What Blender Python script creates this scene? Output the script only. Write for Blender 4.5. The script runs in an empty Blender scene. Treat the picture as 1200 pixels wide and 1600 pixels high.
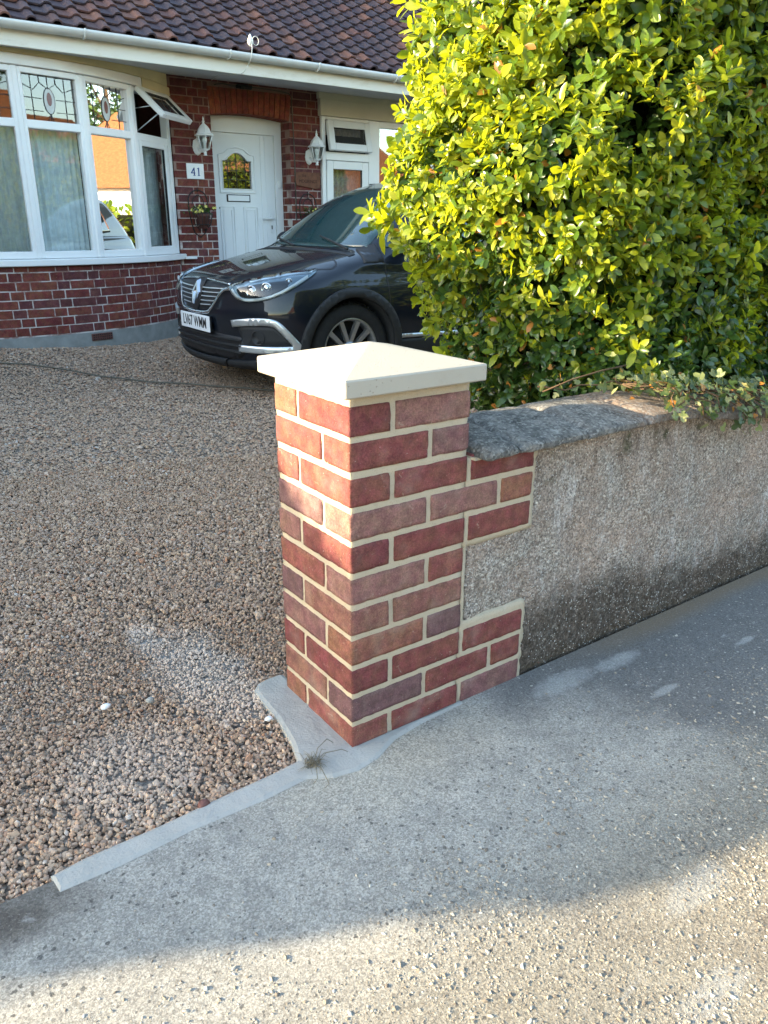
import bpy, math, random
import numpy as np
from mathutils import Vector, Matrix
from mathutils.bvhtree import BVHTree
sc = bpy.context.scene
COL = sc.collection
R = math.radians
rnd = random.Random(7)
rg = np.random.default_rng(11)

# ------------------------------------------------------------------ camera
cam_d = bpy.data.cameras.new("camera"); cam = bpy.data.objects.new("camera", cam_d); COL.objects.link(cam)
cam_d.sensor_fit = 'VERTICAL'; cam_d.sensor_height = 36.0; cam_d.lens = 27.0
cam_d.clip_start = 0.05; cam_d.clip_end = 2000
YAW, PIT, ROL = R(54.19), R(20.45), R(0.42)
fw = Vector((math.cos(YAW)*math.cos(PIT), math.sin(YAW)*math.cos(PIT), -math.sin(PIT)))
rt = Vector((math.sin(YAW), -math.cos(YAW), 0)); up = rt.cross(fw)
r2 = rt*math.cos(ROL)+up*math.sin(ROL); u2 = up*math.cos(ROL)-rt*math.sin(ROL)
M = Matrix((r2, u2, -fw)).transposed().to_4x4(); M.translation = Vector((-.8102, -1.2419, 1.1473))
cam.matrix_world = M
sc.camera = cam

# ------------------------------------------------------------------ world + sun
EL, AZ = R(16.0), R(25.0)                       # the sun stands behind the left end of the house
SUN = Vector((-math.cos(EL)*math.cos(AZ), math.cos(EL)*math.sin(AZ), math.sin(EL)))
w = bpy.data.worlds.new("World"); sc.world = w; w.use_nodes = True
wt = w.node_tree; bgn = wt.nodes['Background']
sky = wt.nodes.new('ShaderNodeTexSky'); sky.sky_type = 'NISHITA'; sky.sun_disc = False
sky.sun_elevation = EL; sky.sun_rotation = math.atan2(SUN.x, SUN.y)
sky.air_density = 1.0; sky.dust_density = 1.0; sky.ozone_density = 1.5
wt.links.new(sky.outputs[0], bgn.inputs[0]); bgn.inputs[1].default_value = 0.15
sl = bpy.data.lights.new("sun", 'SUN'); sl.energy = 3.1; sl.angle = R(0.55); sl.color = (1.0, .85, .64)
so = bpy.data.objects.new("sun", sl); COL.objects.link(so)
so.rotation_euler = SUN.to_track_quat('Z', 'Y').to_euler()
sc.view_settings.view_transform = 'Standard'; sc.view_settings.look = 'None'
sc.view_settings.exposure = 2.78; sc.view_settings.gamma = 1.0
sc.view_settings.use_white_balance = True; sc.view_settings.white_balance_temperature = 7300; sc.view_settings.white_balance_tint = 6

# ------------------------------------------------------------------ tagging
def tag(o, label=None, cat=None, group=None, kind=None):
    if label: o['label'] = label
    if cat: o['category'] = cat
    if group: o['group'] = group
    if kind: o['kind'] = kind
    return o
def empty(name, loc=(0, 0, 0), rz=0.0):
    o = bpy.data.objects.new(name, None); COL.objects.link(o)
    o.location = loc; o.rotation_euler = (0, 0, rz); o.empty_display_size = .1
    return o
def copy_tree(o, parent=None):
    c = o.copy(); COL.objects.link(c)
    if parent is not None: c.parent = parent
    for ch in list(o.children): copy_tree(ch, c)
    return c

# ------------------------------------------------------------------ materials
def srgb(h):
    h = h.lstrip('#'); c = [int(h[i:i+2], 16)/255 for i in (0, 2, 4)]
    return tuple((x/12.92 if x <= .04045 else ((x+.055)/1.055)**2.4) for x in c)+(1,)
class NT:
    def __init__(s, name):
        s.m = bpy.data.materials.new(name); s.m.use_nodes = True
        s.t = s.m.node_tree; s.b = s.t.nodes['Principled BSDF']; s.out = s.t.nodes['Material Output']
        s.geo = s.t.nodes.new('ShaderNodeNewGeometry'); s.pos = s.geo.outputs['Position']
    def n(s, typ, **kw):
        nd = s.t.nodes.new('ShaderNode'+typ)
        for k, v in kw.items():
            if hasattr(nd, k): setattr(nd, k, v)
        return nd
    def L(s, a, b): s.t.links.new(a, b)
    def set(s, sock, v):
        if isinstance(v, bpy.types.NodeSocket): s.L(v, sock)
        else: sock.default_value = v
    def vec(s, scale, coord=None):
        nd = s.n('Mapping'); s.L(coord or s.pos, nd.inputs[0])
        nd.inputs['Scale'].default_value = scale if hasattr(scale, '__len__') else (scale,)*3
        return nd.outputs[0]
    def obj(s): return s.n('TexCoord').outputs['Object']
    def noise(s, scale, detail=4, rough=.55, coord=None, dist=0):
        nd = s.n('TexNoise'); s.L(coord or s.pos, nd.inputs['Vector'])
        nd.inputs['Scale'].default_value = scale; nd.inputs['Detail'].default_value = detail
        nd.inputs['Roughness'].default_value = rough; nd.inputs['Distortion'].default_value = dist
        return nd.outputs['Fac']
    def vor(s, scale, coord=None, feature='F1', out='Distance', rand=1.0):
        nd = s.n('TexVoronoi', feature=feature); s.L(coord or s.pos, nd.inputs['Vector'])
        nd.inputs['Scale'].default_value = scale; nd.inputs['Randomness'].default_value = rand
        return nd.outputs[out]
    def ramp(s, f, stops, interp='LINEAR'):
        nd = s.n('ValToRGB'); s.L(f, nd.inputs[0]); e = nd.color_ramp.elements; nd.color_ramp.interpolation = interp
        while len(e) > 1: e.remove(e[-1])
        e[0].position = stops[0][0]; e[0].color = s.c4(stops[0][1])
        for p, c in stops[1:]:
            x = e.new(p); x.color = s.c4(c)
        return nd.outputs[0]
    def c4(s, c):
        if isinstance(c, str): return srgb(c)
        if not hasattr(c, '__len__'): return (c, c, c, 1)
        return tuple(c) if len(c) == 4 else tuple(c)+(1,)
    def sm(s, f, a, b, lo=0., hi=1.):
        nd = s.n('MapRange'); nd.interpolation_type = 'SMOOTHSTEP'; s.L(f, nd.inputs[0])
        for i, v in enumerate((a, b, lo, hi)): nd.inputs[i+1].default_value = v
        return nd.outputs[0]
    def mix(s, f, a, b, mode='MIX'):
        nd = s.n('Mix', data_type='RGBA', blend_type=mode)
        s.set(nd.inputs[0], f)
        for i, v in ((6, a), (7, b)):
            if isinstance(v, bpy.types.NodeSocket): s.L(v, nd.inputs[i])
            else: nd.inputs[i].default_value = s.c4(v)
        return nd.outputs[2]
    def math(s, op, a, b=0.0, c=None):
        nd = s.n('Math', operation=op); s.set(nd.inputs[0], a); s.set(nd.inputs[1], b)
        if c is not None: s.set(nd.inputs[2], c)
        return nd.outputs[0]
    def xyz(s, coord=None):
        nd = s.n('SeparateXYZ'); s.L(coord or s.pos, nd.inputs[0]); return nd.outputs
    def base(s, c, rough=.6, spec=.5, metal=0):
        s.set(s.b.inputs['Base Color'], c if isinstance(c, bpy.types.NodeSocket) else s.c4(c))
        s.set(s.b.inputs['Roughness'], rough); s.b.inputs['Specular IOR Level'].default_value = spec
        s.b.inputs['Metallic'].default_value = metal
        return s
    def bump(s, h, dist, strength=1.0, prev=None):
        nd = s.n('Bump'); s.L(h, nd.inputs['Height']); nd.inputs['Distance'].default_value = dist
        nd.inputs['Strength'].default_value = strength
        if prev is not None: s.L(prev, nd.inputs['Normal'])
        s.L(nd.outputs[0], s.b.inputs['Normal']); return nd.outputs[0]
    @property
    def island(s): return s.geo.outputs['Random Per Island']
def plain(name, c, rough=.5, spec=.5, metal=0, var=.12, scale=8., bump=0, bscale=60):
    t = NT(name); base = t.c4(c)
    n = t.noise(scale, 5, .6)
    dk = tuple(x*(1-var) for x in base[:3]); lt = tuple(min(1, x*(1+var)) for x in base[:3])
    t.base(t.ramp(n, [(.3, dk), (.7, lt)]), rough, spec, metal)
    if bump: t.bump(t.noise(bscale, 4), bump)
    return t.m

def brick_mat(name, cols, bloom=.35, seed=0.0, mottle=30, bl=(.50, .42, .40)):
    t = NT(name)
    c = t.ramp(t.island, [(i/(len(cols)), x) for i, x in enumerate(cols)], 'CONSTANT')
    n1 = t.noise(mottle, 6, .65); n2 = t.noise(9, 3, .6)
    hs = t.n('HueSaturation'); t.L(c, hs.inputs['Color']); t.L(t.sm(t.noise(19, 4, .7), .35, .65, .491, .516), hs.inputs['Hue'])
    t.L(t.math('MULTIPLY', t.sm(n1, .34, .66, .76, 1.22), t.sm(t.noise(210, 4, .9), .34, .66, .70, 1.28)), hs.inputs['Value'])
    k = t.mix(t.math('MULTIPLY', t.sm(n2, .50, .78), bloom), hs.outputs[0], bl)
    k = t.mix(t.sm(t.noise(260, 4, .8), .55, .68, 0, .6), k, (.11, .05, .042)); k = t.mix(t.sm(t.noise(24, 6, .75), .52, .70, 0, .55), k, (.12, .055, .058)); k = t.mix(t.sm(t.noise(33, 5, .75, dist=.8), .63, .70, 0, bloom*1.3), k, (.47, .38, .29)); k = t.mix(t.sm(t.noise(55, 5, .8, coord=t.vec((1, 1, .4))), .56, .66, 0, .4), k, (.15, .07, .06))
    k = t.mix(t.sm(t.noise(170, 2, .5), .70, .76, 0, .5), k, (.62, .5, .44))
    t.base(k, .85, .25)
    b = t.bump(t.noise(130, 5, .85), .0034); t.bump(t.noise(420, 3, .8), .0011, prev=b)
    return t.m
M_ = {}
M_['pbrick'] = brick_mat('new_red_brick', [(.25, .085, .068), (.21, .062, .054), (.27, .13, .11), (.19, .056, .052), (.25, .11, .085), (.22, .105, .098), (.27, .11, .075), (.165, .085, .085), (.22, .068, .058)], .34, bl=(.44, .31, .27))
M_['hbrick'] = brick_mat('old_red_brick', [(.150, .036, .030), (.125, .030, .030), (.17, .045, .032), (.11, .034, .036), (.145, .033, .028), (.13, .040, .040), (.18, .048, .035)], .06, mottle=18, bl=(.3, .2, .18))
M_['arch'] = brick_mat('rubbed_arch_brick', [(.25, .055, .032), (.22, .048, .03), (.27, .066, .036), (.20, .045, .032)], .05, mottle=25)

def mortar_mat(name, a, b, c):
    t = NT(name)
    k = t.mix(t.noise(14, 5, .6), a, b)
    k = t.mix(t.sm(t.noise(7, 3), .55, .75, 0, .6), k, c)
    k = t.mix(t.sm(t.noise(330, 3, .8), .56, .66, 0, .5), k, (.26, .20, .14)); k = t.mix(t.sm(t.noise(36, 5, .7), .55, .7, 0, .35), k, (.36, .29, .21)); t.base(k, .95, .15); b_ = t.bump(t.noise(330, 4, .8), .0016); t.bump(t.noise(60, 5, .7), .0022, prev=b_)
    return t.m
M_['mortar'] = mortar_mat('sand_cement_mortar', (.52, .43, .31), (.46, .385, .285), (.54, .47, .38))
# old wall mortar: rosy and worn up high, white low down on the walls
t = NT('house_mortar'); z = t.xyz()[2]
k = t.mix(t.sm(z, 1.0, 1.9), (.55, .50, .47), (.24, .15, .12)); k = t.mix(t.sm(t.noise(5, 5, .7), .42, .62), k, (.25, .15, .13))
k = t.mix(t.sm(t.noise(3, 4, .7), .62, .72, 0, .6), k, (.5, .46, .43))
t.base(k, .95, .1); t.bump(t.noise(150, 3), .002); M_['hmortar'] = t.m

# cap stone, cast and smooth, new
t = NT('cast_stone'); k = t.mix(t.noise(6, 4), (.42, .385, .32), (.38, .345, .285))
k = t.mix(t.sm(t.noise(60, 4, .7), .64, .74, 0, .5), k, (.46, .38, .28)); t.base(k, .8, .25)
vo = t.n('TexVoronoi'); t.L(t.pos, vo.inputs['Vector']); vo.inputs['Scale'].default_value = 140; pr = t.xyz(vo.outputs['Color'])[0]
pore = t.math('MULTIPLY', t.sm(vo.outputs['Distance'], .22, .12), t.math('GREATER_THAN', pr, .86))
k = t.mix(t.math('MULTIPLY', pore, .55), k, (.22, .18, .13)); k = t.mix(t.sm(t.noise(16, 5, .7), .56, .72, 0, .3), k, (.36, .31, .24)); t.L(k, t.b.inputs['Base Color'])
b = t.bump(t.math('MULTIPLY', pore, -1), .0012); t.bump(t.noise(220, 5, .8), .0011, prev=b); M_['cast'] = t.m

# rough pebbledash/render of the old wall
t = NT('weathered_render'); x, y, z = t.xyz()
spk = t.noise(115, 4, .8); big = t.noise(6, 6, .7); mid = t.noise(22, 5, .65)
k = t.ramp(spk, [(.33, (.11, .092, .080)), (.45, (.27, .23, .195)), (.55, (.42, .365, .31)), (.66, (.70, .66, .59))])
k = t.mix(t.sm(big, .40, .58, 0, .62), k, (.34, .26, .21)); k = t.mix(t.sm(t.noise(9, 6, .75, dist=.5), .54, .62, 0, .55), k, (.19, .155, .13))
streak = t.noise(5, 5, .6, coord=t.vec((5.5, 5.5, .75)))
k = t.mix(t.sm(streak, .55, .68, 0, .38), k, (.58, .55, .52))
k = t.mix(t.math('MULTIPLY', t.sm(streak, .46, .36), t.sm(z, .40, .62, 0, .55)), k, (.20, .145, .11))
# dark damp band near the ground, worst beside the new brickwork
zz = t.math('ADD', z, t.math('MULTIPLY', t.math('SUBTRACT', mid, .5), .20))
zz = t.math('ADD', zz, t.math('MULTIPLY', t.math('POWER', 2.718, t.math('MULTIPLY', t.math('POWER', t.math('ABSOLUTE', t.math('SUBTRACT', x, .78)), 2.0), -9.0)), -.085))
damp = t.math('MULTIPLY', t.sm(zz, .205, .06), t.sm(t.noise(60, 4, .7), .25, .6, .5, 1.))
k = t.mix(t.math('MULTIPLY', damp, .92), k, (.070, .053, .040))
k = t.mix(t.math('MULTIPLY', t.sm(z, .035, .0), .5), k, (.10, .075, .05))
k = t.mix(t.math('MULTIPLY', t.sm(t.noise(9, 4), .60, .70), t.sm(z, .5, .6, 0, .7)), k, (.055, .07, .028))
k = t.mix(t.math('MULTIPLY', t.sm(t.noise(2.2, 3), .45, .65, 0, .5), t.sm(z, .16, .34)), k, (.46, .335, .26))
k = t.mix(t.math('MULTIPLY', t.sm(spk, .66, .74), .7), k, (.72, .70, .66))
vl = t.n('TexVoronoi'); t.L(t.pos, vl.inputs['Vector']); vl.inputs['Scale'].default_value = 210; cl_ = t.xyz(vl.outputs['Color'])
hs = t.n('HueSaturation'); t.L(k, hs.inputs['Color']); t.L(t.sm(cl_[1], 0, 1, .66, 1.34), hs.inputs['Value']); k = hs.outputs[0]
k = t.mix(t.math('MULTIPLY', t.math('MULTIPLY', t.math('GREATER_THAN', cl_[0], .90), t.sm(vl.outputs['Distance'], .5, .3)), .8), k, (.72, .69, .63))
k = t.mix(t.math('MULTIPLY', t.math('MULTIPLY', t.math('LESS_THAN', cl_[0], .07), t.sm(vl.outputs['Distance'], .5, .3)), .8), k, (.06, .05, .045))
ck = t.sm(t.math('ABSOLUTE', t.math('SUBTRACT', t.noise(3.4, 5, .6, coord=t.vec((1, 1, 1.7))), .5)), .0045, .001)
k = t.mix(t.math('MULTIPLY', ck, t.sm(t.noise(2.1, 2), .5, .6, 0, .7)), k, (.09, .075, .06))
t.base(k, .95, .12)
b = t.bump(t.math('SUBTRACT', 1, vl.outputs['Distance']), .0028); b = t.bump(t.noise(140, 4, .75), .005, prev=b); b = t.bump(t.noise(30, 4, .6), .010, prev=b); M_['render'] = t.m
# coping
t = NT('coping_stone'); n = t.noise(18, 6, .7)
k = t.ramp(n, [(.30, (.07, .072, .072)), (.48, (.17, .165, .155)), (.66, (.33, .31, .28))])
k = t.mix(t.sm(t.noise(62, 5, .8), .54, .62, 0, .85), k, (.46, .44, .40)); k = t.mix(t.sm(t.noise(90, 5, .8), .58, .66, 0, .8), k, (.05, .05, .048)); k = t.mix(t.sm(t.noise(11, 4, .7), .6, .68, 0, .7), k, (.035, .035, .035))
k = t.mix(t.math('MULTIPLY', t.sm(t.xyz()[0], .80, .92), .55), k, (.34, .22, .15))
vl = t.n('TexVoronoi'); t.L(t.pos, vl.inputs['Vector']); vl.inputs['Scale'].default_value = 170; cl_ = t.xyz(vl.outputs['Color'])
k = t.mix(t.math('MULTIPLY', t.math('GREATER_THAN', cl_[0], .45), .5), k, t.ramp(cl_[1], [(0, (.04, .04, .04)), (.5, (.20, .19, .17)), (1, (.50, .48, .44))]))
t.base(k, .9, .2); b = t.bump(t.noise(40, 6, .8), .012); t.bump(t.noise(190, 4, .8), .005, prev=b); M_['coping'] = t.m

# pavement: cement-washed concrete near the pillar, darker worn asphalt to the right
t = NT('pavement_surface'); x, y, z = t.xyz()
wob = t.math('MULTIPLY', t.math('SUBTRACT', t.noise(3.2, 4, .6), .5), .75)
xs = t.math('ADD', t.math('ADD', x, wob), t.math('MULTIPLY', y, .55))
dark = t.sm(xs, .28, .66)
n1 = t.noise(2.3, 4, .6); n2 = t.noise(14, 5, .65); fine = t.noise(220, 3, .7)
k1 = t.mix(n1, (.38, .365, .325), (.58, .555, .50)); k1 = t.mix(t.sm(n2, .35, .7, 0, .6), k1, (.30, .29, .265)); k1 = t.mix(t.sm(t.noise(38, 5, .75), .5, .7, 0, .5), k1, (.22, .215, .20))
k2 = t.mix(n2, (.13, .13, .13), (.235, .23, .22))
k = t.mix(dark, k1, k2)
road = t.sm(t.math('ADD', y, t.math('MULTIPLY', wob, .25)), -.38, -.72)       # coarser worn aggregate away from the wall
k3 = t.mix(t.noise(5, 5, .6), (.30, .265, .215), (.46, .42, .34)); k3 = t.mix(t.sm(t.noise(3.1, 4), .5, .68, 0, .6), k3, (.19, .155, .12))
k = t.mix(t.math('MULTIPLY', road, .9), k, k3)
# chips of aggregate: small cells, only some of them coloured
dn = t.n('TexNoise'); t.L(t.pos, dn.inputs['Vector']); dn.inputs['Scale'].default_value = 130; dn.inputs['Detail'].default_value = 2
dv = t.n('VectorMath', operation='MULTIPLY_ADD'); t.L(dn.outputs['Color'], dv.inputs[0]); dv.inputs[1].default_value = (.011,)*3; t.L(t.pos, dv.inputs[2]); wpos = dv.outputs[0]
vd = t.n('TexVoronoi'); t.L(wpos, vd.inputs['Vector']); vd.inputs['Scale'].default_value = 88
cellr = t.xyz(vd.outputs['Color'])
d1 = t.math('MULTIPLY', t.sm(t.math('ADD', vd.outputs['Distance'], t.math('MULTIPLY', cellr[2], .28)), .42, .30), t.math('GREATER_THAN', t.math('ADD', cellr[0], t.math('MULTIPLY', t.noise(9, 3), .35)), .88))
k = t.mix(t.math('MULTIPLY', d1, t.math('SUBTRACT', .8, t.math('MULTIPLY', dark, .7))), k, (.075, .078, .080))
ve = t.n('TexVoronoi'); t.L(wpos, ve.inputs['Vector']); ve.inputs['Scale'].default_value = 105
cr2 = t.xyz(ve.outputs['Color'])
d2 = t.math('MULTIPLY', t.sm(ve.outputs['Distance'], .34, .22), t.math('GREATER_THAN', cr2[1], .84))
k = t.mix(t.math('MULTIPLY', d2, t.math('MAXIMUM', t.math('MULTIPLY', dark, .9), t.math('MULTIPLY', road, .35))), k, (.55, .52, .46))
vf = t.n('TexVoronoi'); t.L(wpos, vf.inputs['Vector']); vf.inputs['Scale'].default_value = 150
cr3 = t.xyz(vf.outputs['Color'])
k = t.mix(t.math('MULTIPLY', t.math('MULTIPLY', t.sm(vf.outputs['Distance'], .45, .3), t.math('GREATER_THAN', cr3[0], .5)), t.math('MULTIPLY', road, .5)), k, t.ramp(cr3[1], [(0, (.16, .12, .09)), (.5, (.42, .36, .28)), (1, (.6, .56, .5))]))
# sandy mortar dust swept round the foot of the pillar
px_ = t.math('SUBTRACT', x, .05); py_ = t.math('ADD', y, .06)
dd_ = t.math('SQRT', t.math('ADD', t.math('POWER', t.math('ABSOLUTE', t.math('MULTIPLY', px_, .75)), 2), t.math('POWER', t.math('ABSOLUTE', t.math('MULTIPLY', py_, 1.7)), 2)))
k = t.mix(t.sm(t.math('ADD', dd_, t.math('MULTIPLY', t.math('SUBTRACT', t.noise(7, 6, .7), .5), .45)), .36, .06, 0, .62), k, (.52, .47, .38))
k = t.mix(t.math('MULTIPLY', t.sm(t.math('ADD', x, t.math('MULTIPLY', wob, .5)), -.58, -.72), t.sm(y, -.14, -.06)), k, (.12, .105, .09))
# whitish cement smears
sme = t.noise(7, 5, .65, coord=t.vec((1, 2.6, 1)), dist=.6)
k = t.mix(t.sm(sme, .62, .72, 0, .55), k, (.52, .52, .50))
vg = t.n('TexVoronoi'); t.L(wpos, vg.inputs['Vector']); vg.inputs['Scale'].default_value = 300; cg = t.xyz(vg.outputs['Color'])[0]
hs = t.n('HueSaturation'); t.L(k, hs.inputs['Color']); t.L(t.sm(cg, 0, 1, .74, 1.26), hs.inputs['Value']); k = hs.outputs[0]
for sx, sy, rx, ry in ((.82, -.105, .10, .028), (.80, -.275, .06, .014), (1.23, -.247, .05, .012), (.62, -.09, .12, .04), (.30, -.70, .10, .035), (.14, -.84, .09, .03)):
    ex_ = t.math('DIVIDE', t.math('SUBTRACT', x, sx), rx); ey_ = t.math('DIVIDE', t.math('SUBTRACT', y, sy), ry)
    e2 = t.math('ADD', t.math('ADD', t.math('MULTIPLY', ex_, ex_), t.math('MULTIPLY', ey_, ey_)), t.math('MULTIPLY', t.math('SUBTRACT', t.noise(24, 5, .75), .5), 2.4))
    k = t.mix(t.sm(e2, 1.3, .1, 0, .6), k, (.52, .52, .50))
# sandy dirt along the foot of the wall
k = t.mix(t.math('MULTIPLY', t.sm(t.math('ADD', y, t.math('MULTIPLY', wob, .12)), -.09, -.02), t.sm(x, .55, 1.1)), k, (.24, .185, .13))
k = t.mix(t.sm(fine, .40, .62, 0, .42), k, (.13, .12, .11)); k = t.mix(t.sm(t.noise(170, 4, .8), .56, .64, 0, .35), k, (.55, .51, .45))
t.base(k, .88, .25)
hb = t.math('ADD', t.math('MULTIPLY', t.math('SUBTRACT', 1.0, vf.outputs['Distance']), t.math('ADD', .22, t.math('MULTIPLY', road, 2.4))), t.math('MULTIPLY', d1, -.5))
b = t.bump(hb, .0022); b = t.bump(t.noise(300, 4, .85), .0020, prev=b); b = t.bump(t.noise(75, 6, .8), .0026, prev=b)
M_['pave'] = t.m

t = NT('cement_slab'); n = t.noise(9, 5, .6)
k = t.mix(n, (.285, .28, .255), (.40, .39, .36)); k = t.mix(t.sm(t.noise(90, 3), .62, .7, 0, .4), k, (.17, .17, .17))
t.base(k, .9, .2); b = t.bump(t.noise(24, 4), .006); t.bump(t.noise(200, 4), .0015, prev=b); M_['cement'] = t.m
M_['asphalt'] = plain('asphalt', (.055, .055, .057), .9, .2, var=.3, scale=60, bump=.004, bscale=200)
M_['soil'] = plain('ground_soil', (.10, .085, .06), .95, .1, var=.4, scale=4, bump=.02, bscale=30)

# gravel
def dust(t):     # dust of spilled cement on the stones, at real spots on the drive
    x, y, z = t.xyz(); acc = None
    nz = t.math('MULTIPLY', t.math('SUBTRACT', t.noise(11, 4, .65), .5), .16)
    for cx, cy, rx, ry, st in ((-.21, .80, .05, .10, .7), (-.15, .56, .12, .24, .68), (-.44, .24, .15, .18, .34), (-.12, .34, .10, .10, .6)):
        dx = t.math('DIVIDE', t.math('SUBTRACT', x, cx), rx); dy = t.math('DIVIDE', t.math('SUBTRACT', y, cy), ry)
        d = t.math('ADD', t.math('POWER', t.math('ABSOLUTE', dx), 2.0), t.math('POWER', t.math('ABSOLUTE', dy), 2.0))
        m = t.sm(t.math('ADD', d, t.math('MULTIPLY', nz, 14)), 1.6, .1, 0, st)
        acc = m if acc is None else t.math('MAXIMUM', acc, m)
    return acc
t = NT('gravel_stone')
k = t.ramp(t.island, [(0, (0.242, 0.156, 0.103)), (.10, (0.399, 0.261, 0.168)), (.24, (0.484, 0.345, 0.243)), (.40, (0.327, 0.219, 0.155)), (.54, (0.544, 0.386, 0.262)), (.66, (0.411, 0.208, 0.122)), (.74, (0.399, 0.292, 0.234)), (.84, (0.580, 0.438, 0.337)), (.92, (0.267, 0.182, 0.136)), (.985, (.55, .50, .44))], 'CONSTANT')
k = t.mix(t.sm(t.noise(1.6, 4, .6), .35, .65, .0, .45), k, (0.411, 0.277, 0.192))
k = t.mix(t.sm(t.noise(90, 3), .4, .7, 0, .35), k, (0.375, 0.250, 0.173))
k = t.mix(dust(t), k, (0.629, 0.521, 0.431))
t.base(k, .85, .25); t.bump(t.noise(300, 3), .0008); M_['pebble'] = t.m
t = NT('gravel_bed')
vo = t.n('TexVoronoi'); t.L(t.pos, vo.inputs['Vector']); vo.inputs['Scale'].default_value = 80
cc = t.xyz(vo.outputs['Color'])[0]
k = t.ramp(cc, [(0, (.20, .155, .12)), (.5, (.34, .27, .21)), (1, (.46, .38, .31))])
k = t.mix(t.sm(vo.outputs['Distance'], .45, .75), k, (.10, .08, .065)); k = t.mix(dust(t), k, (.4, .39, .37))
t.base(k, .9, .2); t.bump(t.math('SUBTRACT', 1, vo.outputs['Distance']), .012); M_['gbed'] = t.m

# foliage
def leaf_mat(name, stops, trans=.45, tcol=(.50, .62, .05), rough=.32, spec=.5, old=0.02):
    t = NT(name)
    k = t.ramp(t.island, stops)
    k = t.mix(t.sm(t.noise(4.5, 3), .4, .7, 0, .35), k, stops[0][1])
    if old: k = t.mix(t.math('GREATER_THAN', t.math('FRACT', t.math('MULTIPLY', t.island, 97.3)), 1-old), k, (.34, .14, .03))
    t.base(k, rough, spec)
    tr = t.n('BsdfTranslucent'); t.L(t.mix(.6, k, tcol), tr.inputs[0])
    mx = t.n('MixShader'); mx.inputs[0].default_value = trans
    t.L(t.b.outputs[0], mx.inputs[1]); t.L(tr.outputs[0], mx.inputs[2]); t.L(mx.outputs[0], t.out.inputs[0])
    return t.m
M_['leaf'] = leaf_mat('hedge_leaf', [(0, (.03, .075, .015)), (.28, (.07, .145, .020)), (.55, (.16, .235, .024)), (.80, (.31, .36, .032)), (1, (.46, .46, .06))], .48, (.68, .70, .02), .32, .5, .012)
M_['shadeleaf'] = leaf_mat('old_shaded_leaf', [(0, (.018, .048, .014)), (.5, (.035, .085, .020)), (.9, (.06, .12, .022)), (1, (.12, .16, .03))], .22, (.25, .38, .03), .30, .5, .03)  # dark green of older inner leaves, also painting the shade low on the hedge
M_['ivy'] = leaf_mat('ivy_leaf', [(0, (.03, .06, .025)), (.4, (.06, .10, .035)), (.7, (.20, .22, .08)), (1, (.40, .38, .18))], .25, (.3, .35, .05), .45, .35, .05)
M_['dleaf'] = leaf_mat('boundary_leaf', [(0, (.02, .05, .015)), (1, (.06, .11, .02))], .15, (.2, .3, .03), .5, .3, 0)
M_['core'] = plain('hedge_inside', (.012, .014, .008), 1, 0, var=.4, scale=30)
M_['twig'] = plain('twig_bark', (.10, .065, .04), .9, .1, var=.3, scale=60)
M_['dry'] = plain('dry_weed', (.16, .14, .10), .9, .1, var=.3, scale=90)

# house materials
M_['upvc'] = plain('white_plastic', (.76, .77, .76), .28, .5, var=.03, scale=3)
t = NT('white_plastic_worn'); t.base(t.mix(t.sm(t.noise(4, 5, .7, coord=t.vec((1, 1, 3))), .5, .75, 0, .5), (.74, .73, .66), (.55, .50, .38)), .4, .4); M_['fascia'] = t.m
M_['gutter'] = plain('grey_white_gutter', (.62, .63, .60), .35, .5, var=.10, scale=5)
M_['cream'] = plain('cream_board', (.60, .52, .31), .6, .3, var=.08, scale=4)
M_['cream2'] = plain('pale_cream_board', (.58, .56, .46), .6, .3, var=.06, scale=4)
M_['soffit'] = plain('soffit_board', (.55, .56, .54), .6, .3, var=.08)
M_['door'] = plain('white_door', (.74, .76, .76), .35, .45, var=.03, scale=3)
M_['black'] = plain('black_rubber', (.015, .015, .015), .6, .4)
M_['iron'] = plain('black_iron', (.02, .018, .018), .5, .4)
M_['lead'] = plain('lead_came', (.06, .065, .07), .5, .5, metal=.4)
M_['room'] = plain('dim_room', (.05, .048, .045), .9, .1)
M_['net'] = plain('net_curtain', (.66, .72, .72), .9, .1, var=.12, scale=20)
M_['lace'] = plain('lace_curtain', (.50, .44, .42), .9, .1, var=.3, scale=45)
M_['plinth'] = plain('plinth_render', (.24, .25, .24), .9, .2, var=.2, scale=9, bump=.002)
M_['oval'] = plain('milky_glass', (.50, .52, .50), .3, .5, var=.15, scale=25)
M_['redglass'] = plain('red_glass', (.12, .02, .025), .2, .6)
M_['white'] = plain('white_paint', (.78, .79, .78), .4, .45, var=.03)
M_['blue'] = plain('blue_enamel', (.015, .05, .22), .3, .5)
M_['terra'] = plain('brown_pot', (.13, .055, .045), .6, .3, var=.2, scale=30)
M_['flower'] = plain('yellow_petals', (.65, .58, .16), .7, .2, var=.2, scale=80)
M_['sign'] = plain('brown_wood_sign', (.155, .065, .038), .7, .25, var=.25, scale=25)
M_['signd'] = plain('sign_letters', (.055, .022, .015), .7, .2)
M_['cable'] = plain('grey_cable', (.10, .09, .07), .7, .3)
M_['wood'] = plain('fence_wood', (.26, .14, .07), .8, .2, var=.25, scale=12)
M_['opproof'] = plain('orange_roof_tile', (.27, .105, .045), .8, .2, var=.3, scale=9, bump=.02, bscale=12)
M_['oppwall'] = plain('cream_house_wall', (.60, .52, .42), .8, .2)
M_['oppbrick'] = plain('sunny_house_brick', (.34, .13, .07), .85, .2, var=.25, scale=14)
t = NT('roof_clay')
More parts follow.
